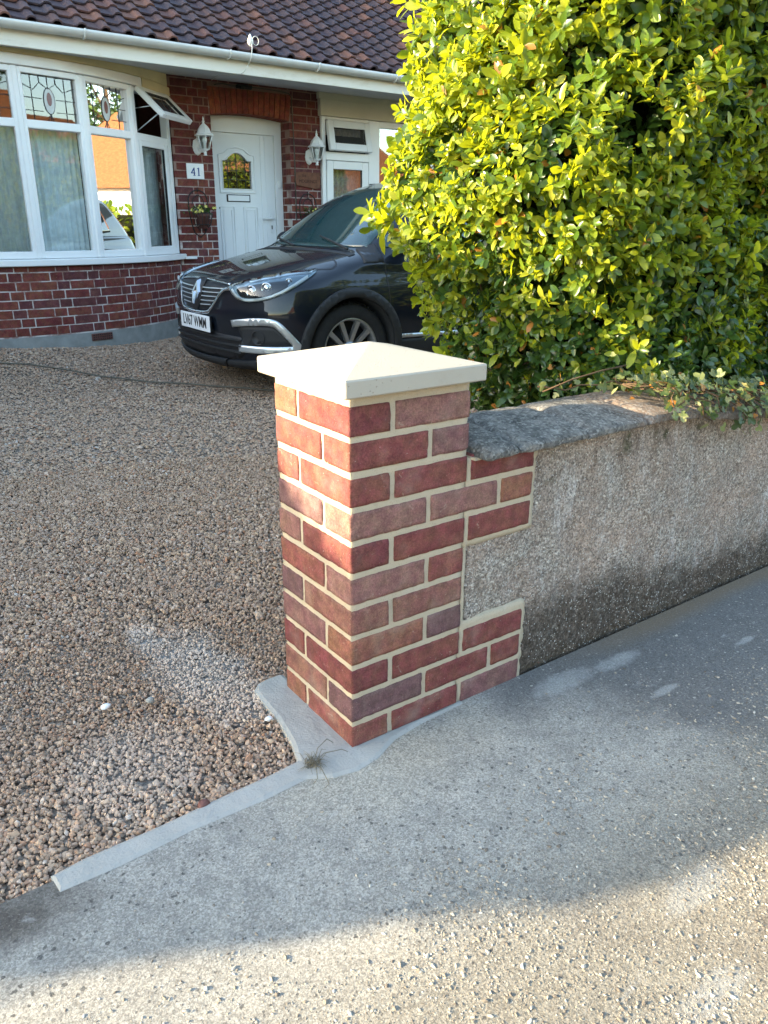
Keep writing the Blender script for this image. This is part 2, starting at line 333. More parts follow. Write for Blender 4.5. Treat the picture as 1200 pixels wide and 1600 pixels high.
k = t.ramp(t.island, [(0, (.060, .040, .048)), (.2, (.085, .050, .050)), (.4, (.055, .042, .052)), (.55, (.12, .058, .050)), (.7, (.075, .050, .055)), (.85, (.16, .075, .055)), (.95, (.065, .045, .050))], 'CONSTANT')
k = t.mix(t.sm(t.noise(30, 5, .7), .52, .72, 0, .5), k, (.24, .13, .09)); k = t.mix(t.sm(t.noise(80, 3, .7), .64, .72, 0, .45), k, (.27, .25, .22))
t.base(k, .8, .3); t.bump(t.noise(120, 4), .002); M_['tile'] = t.m

def glass_mat(name, tint=(.85, .9, .9), boost=1.6, minf=.10):
    t = NT(name); t.t.nodes.remove(t.b)
    fr = t.n('Fresnel'); fr.inputs[0].default_value = 1.5
    f = t.math('MINIMUM', t.math('ADD', t.math('MULTIPLY', fr.outputs[0], boost), minf), 1.0)
    g = t.n('BsdfGlossy'); g.inputs['Roughness'].default_value = .015
    tr = t.n('BsdfTransparent'); tr.inputs[0].default_value = tint+(1,)
    mx = t.n('MixShader'); t.L(f, mx.inputs[0]); t.L(tr.outputs[0], mx.inputs[1]); t.L(g.outputs[0], mx.inputs[2])
    t.L(mx.outputs[0], t.out.inputs[0]); return t.m
M_['glass'] = glass_mat('window_glass', minf=.09)
M_['glassd'] = glass_mat('door_glass', (.5, .5, .5), 1.8, .35)

# car
t = NT('black_car_paint'); t.base(t.ramp(t.noise(900, 2), [(.4, (.002, .004, .008)), (.7, (.004, .008, .016))]), .45, .15)
t.b.inputs['Coat Weight'].default_value = .85; t.b.inputs['Coat Roughness'].default_value = .03; M_['paint'] = t.m
M_['chrome'] = plain('chrome', (.72, .74, .76), .12, .5, metal=1, var=.04)
M_['satin'] = plain('satin_silver', (.66, .70, .73), .35, .5, metal=.8, var=.04)
M_['clad'] = plain('black_cladding', (.022, .023, .025), .6, .35, var=.15, scale=80)
M_['dglass'] = plain('dark_windscreen', (.015, .045, .05), .03, .9)
M_['tyre'] = plain('tyre_rubber', (.018, .018, .019), .8, .3, var=.2, scale=40)
M_['alloy'] = plain('alloy_metal', (.42, .43, .44), .3, .5, metal=.8)
M_['lampin'] = plain('lamp_housing', (.26, .35, .41), .18, .6, metal=.35)
M_['clear'] = glass_mat('lamp_cover', (.95, 1, 1), 1.2, .02)
M_['plate'] = plain('plate_white', (.78, .79, .80), .4, .5, var=.03)
M_['ink'] = plain('black_ink', (.012, .012, .014), .5, .4)

# ------------------------------------------------------------------ mesh builder
class MB:
    def __init__(s): s.v = []; s.f = []; s.mi = []; s.sm = []
    def add(s, vs, fs, mi=0, smooth=False, X=None):
        o = len(s.v)
        if X is not None: vs = [X @ Vector(p) for p in vs]
        s.v += [tuple(p) for p in vs]
        for f in fs: s.f.append([i+o for i in f]); s.mi.append(mi); s.sm.append(smooth)
    def box(s, c, sz, X=None, mi=0, bev=0.0, jit=0.0):
        hx, hy, hz = sz[0]/2, sz[1]/2, sz[2]/2; b = min(bev, hx*.9, hy*.9, hz*.9)
        if b <= 0:
            vs = [(c[0]+i*hx, c[1]+j*hy, c[2]+k*hz) for i in (-1, 1) for j in (-1, 1) for k in (-1, 1)]
            s.add(vs, [(0, 1, 3, 2), (4, 6, 7, 5), (0, 4, 5, 1), (2, 3, 7, 6), (0, 2, 6, 4), (1, 5, 7, 3)], mi, False, X); return
        vs = []; ix = {}
        for i in (-1, 1):
            for j in (-1, 1):
                for k in (-1, 1):
                    d = [rnd.uniform(-jit, jit) for _ in range(3)] if jit else (0, 0, 0)
                    for a in range(3):
                        p = [i*(hx-b), j*(hy-b), k*(hz-b)]; p[a] = (i, j, k)[a]*(hx, hy, hz)[a]
                        ix[i, j, k, a] = len(vs); vs.append((c[0]+p[0]+d[0], c[1]+p[1]+d[1], c[2]+p[2]+d[2]))
        fs = []
        for a in range(3):
            o1, o2 = [q for q in range(3) if q != a]
            for sg in (-1, 1):
                q = []
                for u_, v_ in ((-1, -1), (1, -1), (1, 1), (-1, 1)):
                    p = [0, 0, 0]; p[a] = sg; p[o1] = u_; p[o2] = v_; q.append(ix[p[0], p[1], p[2], a])
                fl = (sg > 0) ^ (a == 1)
                fs.append(q if fl else q[::-1])
        for a in range(3):      # edges along axis a
            o1, o2 = [q for q in range(3) if q != a]
            for u_ in (-1, 1):
                for v_ in (-1, 1):
                    p = [0, 0, 0]; p[o1] = u_; p[o2] = v_
                    p[a] = -1; A = ix[p[0], p[1], p[2], o1]; B = ix[p[0], p[1], p[2], o2]
                    p[a] = 1; C_ = ix[p[0], p[1], p[2], o2]; D = ix[p[0], p[1], p[2], o1]
                    fs.append((A, B, C_, D))
        for i in (-1, 1):
            for j in (-1, 1):
                for k in (-1, 1): fs.append(tuple(ix[i, j, k, a] for a in range(3)))
        s.add(vs, fs, mi, False, X)
    def tube(s, path, r, n=8, mi=0, closed=False, X=None, caps=True):
        P = [Vector(p) for p in path]; rs = r if hasattr(r, '__len__') else [r]*len(P)
        vs = []; prev = None
        for i, p in enumerate(P):
            if closed: d = P[(i+1) % len(P)]-P[i-1]
            else: d = P[min(i+1, len(P)-1)]-P[max(i-1, 0)]
            d.normalize()
            if prev is None:
                a = Vector((0, 0, 1)) if abs(d.z) < .9 else Vector((1, 0, 0)); prev = d.cross(a).normalized()
            e = (prev-d*prev.dot(d))
            e = e.normalized() if e.length > 1e-6 else d.orthogonal().normalized()
            prev = e; g = d.cross(e)
            for k in range(n):
                a = 2*math.pi*k/n; vs.append(p+(e*math.cos(a)+g*math.sin(a))*rs[i])
        fs = []; m = len(P)
        for i in range(m if closed else m-1):
            j = (i+1) % m
            for k in range(n): fs.append((i*n+k, i*n+(k+1) % n, j*n+(k+1) % n, j*n+k))
        if caps and not closed: fs += [tuple(range(n))[::-1], tuple(range((m-1)*n, m*n))]
        s.add(vs, fs, mi, True, X)
    def lathe(s, prof, n=20, X=None, mi=0, smooth=True, caps=True):
        vs = []; fs = []
        for r, z in prof:
            for k in range(n): a = 2*math.pi*k/n; vs.append((r*math.cos(a), r*math.sin(a), z))
        for i in range(len(prof)-1):
            for k in range(n): fs.append((i*n+k, i*n+(k+1) % n, (i+1)*n+(k+1) % n, (i+1)*n+k))
        if caps: fs += [tuple(range(n))[::-1], tuple(range((len(prof)-1)*n, len(prof)*n))]
        s.add(vs, fs, mi, smooth, X)
    def prism(s, poly, z0, z1, X=None, mi=0):
        n = len(poly); vs = [(p[0], p[1], z0) for p in poly]+[(p[0], p[1], z1) for p in poly]
        fs = [tuple(range(n))[::-1], tuple(range(n, 2*n))]+[(i, (i+1) % n, n+(i+1) % n, n+i) for i in range(n)]
        s.add(vs, fs, mi, False, X)
    def build(s, name, mats, parent=None, fix=True):
        me = bpy.data.meshes.new(name); me.from_pydata(s.v, [], s.f)
        if not isinstance(mats, (list, tuple)): mats = [mats]
        for m in mats: me.materials.append(m)
        me.polygons.foreach_set('material_index', s.mi); me.polygons.foreach_set('use_smooth', s.sm)
        if fix:
            import bmesh
            bm = bmesh.new(); bm.from_mesh(me); bmesh.ops.recalc_face_normals(bm, faces=bm.faces); bm.to_mesh(me); bm.free()
        me.update(); o = bpy.data.objects.new(name, me); COL.objects.link(o)
        if parent is not None: o.parent = parent
        return o
def mesh_np(name, V, F, mat, parent=None, smooth=False):
    me = bpy.data.meshes.new(name); V = np.asarray(V, np.float32); 
    sizes = []; idx = []
    for f in F:           # list of (M,k) arrays
        idx.append(f.ravel()); sizes.append(np.full(len(f), f.shape[1]))
    idx = np.concatenate(idx).astype(np.int32); sizes = np.concatenate(sizes).astype(np.int32)
    me.vertices.add(len(V)); me.vertices.foreach_set('co', V.ravel())
    me.loops.add(len(idx)); me.loops.foreach_set('vertex_index', idx)
    me.polygons.add(len(sizes)); st = np.concatenate([[0], np.cumsum(sizes)[:-1]]).astype(np.int32)
    me.polygons.foreach_set('loop_start', st)
    me.polygons.foreach_set('use_smooth', np.full(len(sizes), smooth))
    me.update(calc_edges=True); me.validate()
    me.materials.append(mat); o = bpy.data.objects.new(name, me); COL.objects.link(o)
    if parent is not None: o.parent = parent
    return o
def instance_np(tmpls, pos, rotm, scale, pick):
    """merge copies of template meshes (V, F) at pos with 3x3 rotations; returns V, [F]"""
    Vs = []; Fs = {}; off = 0
    for ti, (tv, tfs) in enumerate(tmpls):
        sel = np.where(pick == ti)[0]
        if not len(sel): continue
        v = np.einsum('nij,nkj->nki', rotm[sel], tv[None]*scale[sel][:, None, :])+pos[sel][:, None, :]
        Vs.append(v.reshape(-1, 3)); n = len(sel)
        for tf in tfs:
            f = tf[None]+(np.arange(n)*len(tv))[:, None, None]+off
            Fs.setdefault(tf.shape[1], []).append(f.reshape(-1, tf.shape[1]))
        off += n*len(tv)
    return np.concatenate(Vs), [np.concatenate(x) for x in Fs.values()]
def rand_rot(n):
    q = rg.normal(size=(n, 4)); q /= np.linalg.norm(q, axis=1)[:, None]; a, b, c, d = q.T
    return np.stack([1-2*(c*c+d*d), 2*(b*c-a*d), 2*(b*d+a*c), 2*(b*c+a*d), 1-2*(b*b+d*d), 2*(c*d-a*b), 2*(b*d-a*c), 2*(c*d+a*b), 1-2*(b*b+c*c)], 1).reshape(-1, 3, 3)
def frame_rot(z, roll):
    """rotations whose local +Z is z (N,3), rolled"""
    z = z/np.linalg.norm(z, axis=1)[:, None]
    a = np.where(np.abs(z[:, 2:3]) < .9, np.array([[0, 0, 1.]]), np.array([[1., 0, 0]]))
    x = np.cross(a, z); x /= np.linalg.norm(x, axis=1)[:, None]; y = np.cross(z, x)
    c, s_ = np.cos(roll)[:, None], np.sin(roll)[:, None]
    x2 = x*c+y*s_; y2 = -x*s_+y*c
    return np.stack([x2, y2, z], 2)

# ------------------------------------------------------------------ ground
def bank(x, y):      # the gravel is banked up a little against the house
    t_ = np.clip((y-4.4)/1.6, 0, 1); t_ = t_*t_*(3-2*t_)
    return t_*(.060+.090*np.clip((2.3-x)/1.8, 0, 1.1)**1.6)
def sheet(name, x0, x1, y0, y1, z, mat, nx=1, ny=1, zf=None):
    xs = np.linspace(x0, x1, nx+1); ys = np.linspace(y0, y1, ny+1)
    m = MB(); vs = [(x, y, z+(zf(x, y) if zf else 0)) for y in ys for x in xs]
    fs = [(j*(nx+1)+i, j*(nx+1)+i+1, (j+1)*(nx+1)+i+1, (j+1)*(nx+1)+i) for j in range(ny) for i in range(nx)]
    m.add(vs, fs, 0, True); o = m.build(name, mat, fix=False); return tag(o, kind='structure')
sheet('ground', -400, 400, -400, 400, -.14, M_['soil'])
def pz(x, y): return (.004*math.sin(3.1*x+1.2*y)+.003*math.sin(7.3*x-4*y))*min(1, max(0, -y-.06)*3)
sheet('pavement', -12, 16, -2.6, .0, .006, M_['pave'], 300, 60, pz)
sheet('road', -60, 60, -9.0, -2.7, -.10, M_['asphalt'])
m = MB()
for i in range(30): m.box((-12+i*.93+.46, -2.66, -.045), (.915, .12, .13), bev=.012)
tag(m.build('kerb', M_['cement']), kind='structure')
sheet('verge', -60, 60, -11.5, -9.0, -.02, M_['soil'])
sheet('driveway', -4.6, 9, -.02, 6.9, -.016, M_['gbed'], 40, 60, lambda x, y: float(bank(x, y)))
# pebbles
def pebble_templates(sub, k):
    out = []
    for _ in range(k):
        import bmesh
        bm = bmesh.new(); bmesh.ops.create_icosphere(bm, subdivisions=sub, radius=1)
        V = np.array([v.co[:] for v in bm.verts]); F = np.array([[v.index for v in f.verts] for f in bm.faces]); bm.free()
        V = V*(1+.22*rg.normal(size=(len(V), 1))*(.6 if sub > 1 else .8))
        V *= np.array([1, rg.uniform(.65, .95), rg.uniform(.45, .75)])
        out.append((V, [F]))
    return out
def octa_templates(k):
    out = []
    F = np.array([[0, 2, 4], [2, 1, 4], [1, 3, 4], [3, 0, 4]])
    for _ in range(k):
        V = np.array([[1, 0, 0], [-1, 0, 0], [0, 1, 0], [0, -1, 0], [0, 0, 1.]])*rg.uniform(.7, 1.15, (5, 1)); V *= np.array([1, .8, .6]); out.append((V, [F]))
    return out
camP = np.array([-.8102, -1.2419])
def scatter_zone(d0, d1, spacing, size, jz):
    # fan on the ground seen from the gate, with a margin either side
    n = int(7.5*6.9*4/(spacing**2)*1.0); n = min(n, 1400000)
    P = np.stack([rg.uniform(-3.2, 5.2, n), rg.uniform(-.015, 6.9, n)], 1)
    keep = np.full(n, False); A = 8.4*6.915; frac = (1/spacing**2)*A/n
    D = P-camP; r = np.linalg.norm(D, axis=1); ang = np.degrees(np.arctan2(D[:, 1], D[:, 0]))
    keep = (r >= d0) & (r < d1) & (ang < 97+np.where(P[:, 0] > -3.2, 22, 0)) & (ang > 38) & (rg.uniform(size=n) < frac)
    keep &= ~((P[:, 0] > -.075) & (P[:, 0] < .36) & (P[:, 1] < .37) & (P[:, 1] > -.1+.0) & (P[:, 0]*.0+P[:, 1] > (P[:, 0]+.11)*0-.1))
    keep &= P[:, 1] > .018+.010*np.sin(P[:, 0]*17)+.006*np.sin(P[:, 0]*41)-.04*(P[:, 0] < -.66)
    keep &= ~((P[:, 0] > .33) & (P[:, 1] < .22))
    return P[keep]
pv = []; pf = []; off = 0
for (d0, d1, sp, sz, tm) in ((0, 2.15, .0062, .0045, pebble_templates(1, 10)), (2.15, 4.0, .0080, .0054, pebble_templates(1, 6)), (4.0, 9.5, .0132, .0090, octa_templates(6))):
    P = scatter_zone(d0, d1, sp, sz, .004); n = len(P)
    dd = np.linalg.norm(P-camP, axis=1)
    if tm[0][0].shape[0] > 6: rot = rand_rot(n)*1.0
    else: rot = frame_rot(np.tile([0, 0, 1.], (n, 1))+rg.normal(size=(n, 3))*.25, rg.uniform(0, 6.28, n))
    s = sz*np.exp(rg.normal(size=n)*.28)
    s *= np.where(rg.uniform(size=n) > .985, 1.6, 1)
    if d0 == 0: s = np.where(dd > 9, s, s*(.82+.45*np.clip((1.9-dd)/.7, 0, 1)))
    lump = .003*np.sin(P[:, 0]*5+1)*np.sin(P[:, 1]*4.1)+.004*np.sin(P[:, 0]*13+P[:, 1]*9)
    pos = np.stack([P[:, 0], P[:, 1], bank(P[:, 0], P[:, 1])-.007+lump*.7+rg.uniform(-.003, .0035, n)], 1)
    V, F = instance_np(tm, pos, rot, np.repeat(s[:, None], 3, 1), rg.integers(0, len(tm), n))
    pv.append(V); pf += [f+off for f in F]; off += len(V)
g = mesh_np('gravel', np.concatenate(pv), pf, M_['pebble'], smooth=False)
tag(g, 'loose brown and beige pea gravel covering the driveway', 'gravel', kind='stuff')
# aggregate standing proud of the worn pavement
n = 90000; P = np.stack([rg.uniform(-1.2, 1.6, n), rg.uniform(-1.5, -.1, n)], 1)
k = rg.uniform(size=n) < np.clip((-P[:, 1]-.25)/.3+.06, .05, 1)*(.55+.45*np.sin(P[:, 0]*5+P[:, 1]*9)*np.sin(P[:, 0]*11-P[:, 1]*4))
P = P[k]; n = len(P); s_ = np.minimum(.0016*np.exp(rg.normal(size=n)*.5), .0048); zz0 = np.array([.006+pz(a, b) for a, b in P])
V, F = instance_np(pebble_templates(1, 8), np.stack([P[:, 0], P[:, 1], zz0+s_*.05], 1), frame_rot(np.tile([0, 0, 1.], (n, 1))+rg.normal(size=(n, 3))*.15, rg.uniform(0, 6.28, n)), np.stack([s_*1.2, s_, s_*.9], 1), rg.integers(0, 8, n))
t = NT('grit_stone'); t.base(t.ramp(t.island, [(0, (.22, .19, .15)), (.3, (.33, .29, .23)), (.6, (.38, .34, .28)), (.80, (.14, .12, .10)), (.95, (.48, .45, .39))], 'CONSTANT'), .85, .25); M_['grit'] = t.m
tag(mesh_np('pavement_grit', V, F, M_['grit']), 'small pale stones set in the worn surface of the pavement', 'grit', kind='stuff')
# odd bigger stones lying on top of the gravel, one thing each
for (x, y, r_, col) in ((-.417, .496, .013, 0), (-.316, .458, .012, 1), (-.105, .214, .011, 0), (-.357, .025, .014, 2)):
    V, F = pebble_templates(2, 1)[0]
    mm = [M_['white'], M_['cement'], M_['terra']][col]
    o = mesh_np('stone', V*r_, F, mm, smooth=True); o.location = (x, y, .008)
    tag(o, ['pale rounded stone on the gravel left of a round grey one', 'round grey pebble on the gravel beside a paler flat stone', 'small pale stone on the gravel close to the concrete apron', 'reddish stone at the edge of the gravel by the concrete edging'][[-.417, -.316, -.105, -.357].index(x)], 'stone', 'odd stones on the gravel')
# concrete edging and apron round the pillar
m = MB()
poly = [(-.66, -.035), (-.665, .012), (-.60, .020), (-.45, .019), (-.30, .026), (-.20, .028), (-.125, .034), (-.105, .10), (-.088, .20), (-.083, .30), (-.078, .345), (-.055, .368), (-.02, .375), (.02, .37), (.02, .005), (.33, .004), (.33, -.012), (.20, -.016), (.10, -.030), (.03, -.062), (-.03, -.072), (-.09, -.060), (-.14, -.030), (-.25, -.036), (-.40, -.030), (-.55, -.038)]
n = len(poly); cx = -.1; cy = .03
ins = []
for i, (a, b) in enumerate(poly):
    p0 = Vector(poly[i-1]); p1 = Vector(poly[(i+1) % n]); d = (p1-p0).normalized(); ins.append((a-d.y*.010, b+d.x*.010))
# polygon runs clockwise: outward ring low, inner ring high
vs = [(a, b, -.02) for a, b in poly]+[(a, b, .0068) for a, b in poly]+[(p[0]*1.0+(0), p[1], .0105) for p in ins]
area = sum(poly[i-1][0]*poly[i][1]-poly[i][0]*poly[i-1][1] for i in range(n))
if area < 0:
    ins = [(2*a-p[0], 2*b-p[1]) for (a, b), p in zip(poly, ins)]; vs = vs[:2*n]+[(p[0], p[1], .0105) for p in ins]
fs = []
for i in range(n):
    j = (i+1) % n; fs += [(i, j, n+j, n+i), (n+i, n+j, 2*n+j, 2*n+i)]
m.add(vs, fs, 0, False)
from mathutils.geometry import tessellate_polygon
tri = tessellate_polygon([[Vector((p[0], p[1], 0)) for p in ins]])
m.add([(p[0], p[1], .0105) for p in ins], [tuple(q) for q in tri])
tag(m.build('concrete_edging', M_['cement']), kind='structure')

# ------------------------------------------------------------------ bricks
CH, BH = .075, .0625
def brick_box(m, s0, s1, z0, z1, fr, depth, proud, bev=.003, jit=.0008):
    """brick occupying s0..s1 along the path frame fr(s)->(x,y,nx,ny)"""
    sm_ = (s0+s1)/2; x, y, nx, ny = fr(sm_)
    X = Matrix(((-ny, -nx, 0, x), (nx, -ny, 0, y), (0, 0, 1, 0), (0, 0, 0, 1)))
    # local x along path (tangent), local y inwards (-n)
    m.box((0, depth/2-proud, (z0+z1)/2), (s1-s0, depth, z1-z0), X, 0, bev, jit)
def line_frame(a, b):
    a = Vector(a); b = Vector(b); d = (b-a).normalized(); nx, ny = d.y, -d.x
    return lambda s: (a.x+d.x*s, a.y+d.y*s, nx, ny), (b-a).length

from mathutils import noise as mnoise
def worn_brick(m, x0, x1, y0, y1, z0, z1, step=.0085):
    nx = max(2, round((x1-x0)/step)); ny = max(2, round((y1-y0)/step)); nz = max(2, round((z1-z0)/step)); idx = {}; vs = []; sd = Vector((rnd.random()*9, rnd.random()*9, rnd.random()*9))
    lo = Vector((x0, y0, z0)); hi = Vector((x1, y1, z1)); tw = rnd.uniform(-.0009, .0009)
    def V(i, j, k):
        if (i, j, k) not in idx:
            p = Vector((x0+(x1-x0)*i/nx, y0+(y1-y0)*j/ny, z0+(z1-z0)*k/nz))
            r_ = .0020+.0075*max(0, mnoise.noise((p+sd)*55)-.05)
            q_ = Vector([min(max(p[a], lo[a]+r_), hi[a]-r_) for a in range(3)]); d = p-q_
            if d.length > 1e-7:
                n_ = d.normalized(); p = q_+n_*r_+n_*(mnoise.noise((p+sd)*70)*.0007+mnoise.noise((p+sd)*18)*.0008)
            p.y += tw*((i/nx)-.5)*2; idx[i, j, k] = len(vs); vs.append(p)
        return idx[i, j, k]
    fs = []
    for i in range(nx):
        for k in range(nz): fs += [(V(i, 0, k), V(i+1, 0, k), V(i+1, 0, k+1), V(i, 0, k+1)), (V(i, ny, k), V(i, ny, k+1), V(i+1, ny, k+1), V(i+1, ny, k))]
    for j in range(ny):
        for k in range(nz): fs += [(V(0, j, k), V(0, j, k+1), V(0, j+1, k+1), V(0, j+1, k)), (V(nx, j, k), V(nx, j+1, k), V(nx, j+1, k+1), V(nx, j, k+1))]
    for i in range(nx):
        for j in range(ny): fs += [(V(i, j, 0), V(i, j+1, 0), V(i+1, j+1, 0), V(i+1, j, 0)), (V(i, j, nz), V(i+1, j, nz), V(i+1, j+1, nz), V(i, j+1, nz))]
    m.add(vs, fs, 0, True)
# ------------------------------------------------------------------ brick pillar
P = empty('brick_pillar', (0, 0, 0)); tag(P, 'square new red brick gate pillar with cream mortar and pale pyramid cap', 'gate pillar')
W1, W2 = .318, .312
m = MB(); H_, S_ = .1015, .2025
for k in range(11):
    z1 = .825-.075*k-.0126; z0 = .825-.075*(k+1)+.0012
    if k == 10: z0 = -.01
    hd = (k % 2 == 0)   # header on the road face at the corner, stretcher on the drive face
    b = .0026; j = .0011
    dz_ = rnd.uniform(-.0006, .0006)
    def bb(x0, x1, y0, y1): worn_brick(m, x0, x1, y0, y1, z0+dz_, z1+dz_)
    if hd:
        bb(0, H_, 0, S_); bb(H_+.013, W1, 0, H_); bb(0, S_, S_+.0115, W2); bb(S_+.013, W1, H_+.013, W2)
    else:
        bb(0, S_, 0, H_)
        if k not in (3, 9): bb(S_+.0125, W1, 0, S_)
        else: bb(S_+.0125, W1, H_+.012, S_)
        bb(0, H_, H_+.0115, W2); bb(H_+.013, W1, S_+.0115, W2)
m.build('brickwork', M_['pbrick'], P)
m = MB()
def rough_box(m, x0, x1, y0, y1, z0, z1, step, amp, xa=1):
    # a box whose faces are slightly uneven, like trowelled mortar
    nx = max(1, int((x1-x0)/step)); ny = max(1, int((y1-y0)/step)); nz = max(1, int((z1-z0)/step)); idx = {}; vs = []
    def V(i, j, k):
        if (i, j, k) not in idx:
            idx[i, j, k] = len(vs); a = amp
            q = [x0+(x1-x0)*i/nx, y0+(y1-y0)*j/ny, z0+(z1-z0)*k/nz]
            if i == 0: q[0] += rnd.uniform(-a, a)
            if i == nx: q[0] += rnd.uniform(-a, a)*xa
            if j in (0, ny): q[1] += rnd.uniform(-a, a)
            vs.append(q)
        return idx[i, j, k]
    fs = []
    for i in range(nx):
        for k in range(nz):
            for j in (0, ny): fs.append((V(i, j, k), V(i+1, j, k), V(i+1, j, k+1), V(i, j, k+1)))
    for j in range(ny):
        for k in range(nz):
            for i in (0, nx): fs.append((V(i, j, k), V(i, j+1, k), V(i, j+1, k+1), V(i, j, k+1)))
    for i in range(nx):
        for j in range(ny):
            for k in (0, nz): fs.append((V(i, j, k), V(i+1, j, k), V(i+1, j+1, k), V(i, j+1, k)))
    m.add(vs, fs, 0, True)
rough_box(m, .0034, W1-.0034, .0034, W2-.0034, -.01, .8365, .0125, .0010)
m.build('mortar', M_['mortar'], P)
m = MB(); c0, c1 = -.030, .334
m.box(((c0+c1)/2, (c0+c1)/2-.002, .836+.018), (c1-c0, c1-c0, .036), None, 0, .0028)
cc_ = (c0+c1)/2; e = .0035
base = [(c0+e, c0-.002+e, .8722), (c1-e, c0-.002+e, .8722), (c1-e, c1-.002-e, .8722), (c0+e, c1-.002-e, .8722)]
m.add(base+[(cc_-.006, cc_, .9105), (cc_+.006, cc_, .9105), (cc_, cc_+.006, .9102), (cc_, cc_-.006, .9102)], [(0, 1, 7), (1, 2, 5), (2, 3, 6), (3, 0, 4), (0, 7, 4), (1, 5, 7), (2, 6, 5), (3, 4, 6), (4, 7, 5, 6)])
m.build('cap_stone', M_['cast'], P)

# ------------------------------------------------------------------ boundary wall
Wl = empty('boundary_wall', (.33, 0, 0)); tag(Wl, 'old low rendered wall with brick patches running right from the new pillar', 'wall')
def sag(x): return -.085*min(1, max(0, (x-1.02)/.72))
def build_w(m, name, mat, parent=Wl):
    m.v = [(v[0]-.33, v[1], v[2]+sag(v[0])*min(1, max(0, v[2]/.65))) for v in m.v]; return m.build(name, mat, parent)
m = MB()
# rendered body as a lumpy face
nx, nz = 420, 64; X0, X1, Z0, Z1 = .3205, 8.4, -.02, .654
def hn(x, z): return .0035*math.sin(9*x+3*z)+.003*math.sin(21*x-13*z+1)+.0022*math.sin(47*x+31*z)+.0016*math.sin(83*z-60*x)
fv = []
for k in range(nz+1):
    for i in range(nx+1):
        tt = i/nx; x = X0+(X1-X0)*(tt**1.6); zq = Z0+(Z1-Z0)*k/nz
        inb = (x < .540 and (zq < .227 or zq > .44)) or x < .336
        fy = .012+hn(x, zq)*.9 + (.0 if not inb else .012) + .006*math.exp(-((x-1.5)/.8)**2)
        fy += .0035*math.exp(-((zq-.335-.004*math.sin(x*9))/.007)**2)*(1 if x > .75 else .4)+.003*math.exp(-((zq-.56-.005*math.sin(x*7))/.006)**2)*(1 if x > 1.0 else .2)
        fv.append((x, fy, zq))
ff = [(k*(nx+1)+i, k*(nx+1)+i+1, (k+1)*(nx+1)+i+1, (k+1)*(nx+1)+i) for k in range(nz) for i in range(nx)]
m.add(fv, ff, 0, True)
for a_, b_ in ((X0, 1.02), (1.02, 1.38), (1.38, 1.74), (1.74, X1)): m.box(((a_+b_)/2, .125, .317), (b_-a_, .17, .674))
build_w(m, 'rendered_face', M_['render'])
m = MB(); mm_ = MB()
Yw = 0.0
def wb(x0, x1, k, cut=0):
    z1 = .825-.075*k-.0126; z0 = .825-.075*(k+1)+.0012
    if k == 10: z0 = -.01
    worn_brick(m, x0, x1, 0, .10, z0, z1)
g0 = W1+.0135
wb(g0, .5345, 2); wb(.2155, .4185, 3); wb(.4315, .535, 3); wb(g0, .533, 4)
wb(g0, .5335, 8); wb(.2155, .4185, 9); wb(.4315, .532, 9); wb(g0, .534, 10)
build_w(m, 'toothed_bricks', M_['pbrick'])
rough_box(mm_, W1+.0006, .5455, .0036, .09, .436, .6535, .0125, .0010, 4)
rough_box(mm_, W1+.0006, .5445, .0036, .09, -.012, .236, .0125, .0010, 4)
rough_box(mm_, W1+.0006, .330, .0045, .09, .22, .45, .0125, .0010)
build_w(mm_, 'mortar', M_['mortar'])
# coping stones
def coping(x0, x1, tilt, th):
    m = MB(); nx_ = max(3, int((x1-x0)/.012)); prof = [(-.040, .655), (-.044, .660), (-.044, .671), (-.037, .678), (-.010, .684), (.04, .692), (.10, .699), (.15, .701), (.21, .694), (.25, .68), (.25, .657)]
    vs = []
    for i in range(nx_+1):
        x = x0+(x1-x0)*i/nx_
        for (y, z_) in prof:
            e_ = .0010*math.sin(37*x+y*60)+.0008*math.sin(91*x-z_*80)+rnd.uniform(-.0013, .0013)
            drop = (-.012 if i in (0, nx_) else -.003 if i in (1, nx_-1) else 0) if z_ > .67 else 0
            vs.append((x+(0 if 0 < i < nx_ else rnd.uniform(-.003, .003)), y+e_*.7+(.004 if i in (0, nx_) and y < 0 else 0), z_+e_*.6+drop+tilt*(x-x0)))
    k_ = len(prof)
    fs = [(i*k_+j, i*k_+(j+1) % k_, (i+1)*k_+(j+1) % k_, (i+1)*k_+j) for i in range(nx_) for j in range(k_)]
    fs += [tuple(range(k_)), tuple(range(nx_*k_, nx_*k_+k_))[::-1]]
    m.add(vs, fs, 0, False); return build_w(m, 'coping_stone', M_['coping'])
xs_ = [.335, .447, .686, .918, 1.15, 1.39, 1.62, 1.86, 2.1, 2.34, 2.6, 2.85, 3.1, 3.4, 3.7, 4.0, 4.3, 4.6, 4.9, 5.2, 5.5, 5.8, 6.1, 6.4, 6.7, 7.0, 7.3, 7.6, 7.9, 8.4]
for a, b_ in zip(xs_[:-1], xs_[1:]): coping(a+.0040, b_-.0040, rnd.uniform(-.012, .012), .08)
m = MB()
for a_, b_ in ((.33, 1.02), (1.02, 1.74), (1.74, 8.4)): m.box(((a_+b_)/2, .11, .654), (b_-a_, .245, .006))
build_w(m, 'mortar_bed', M_['mortar'])

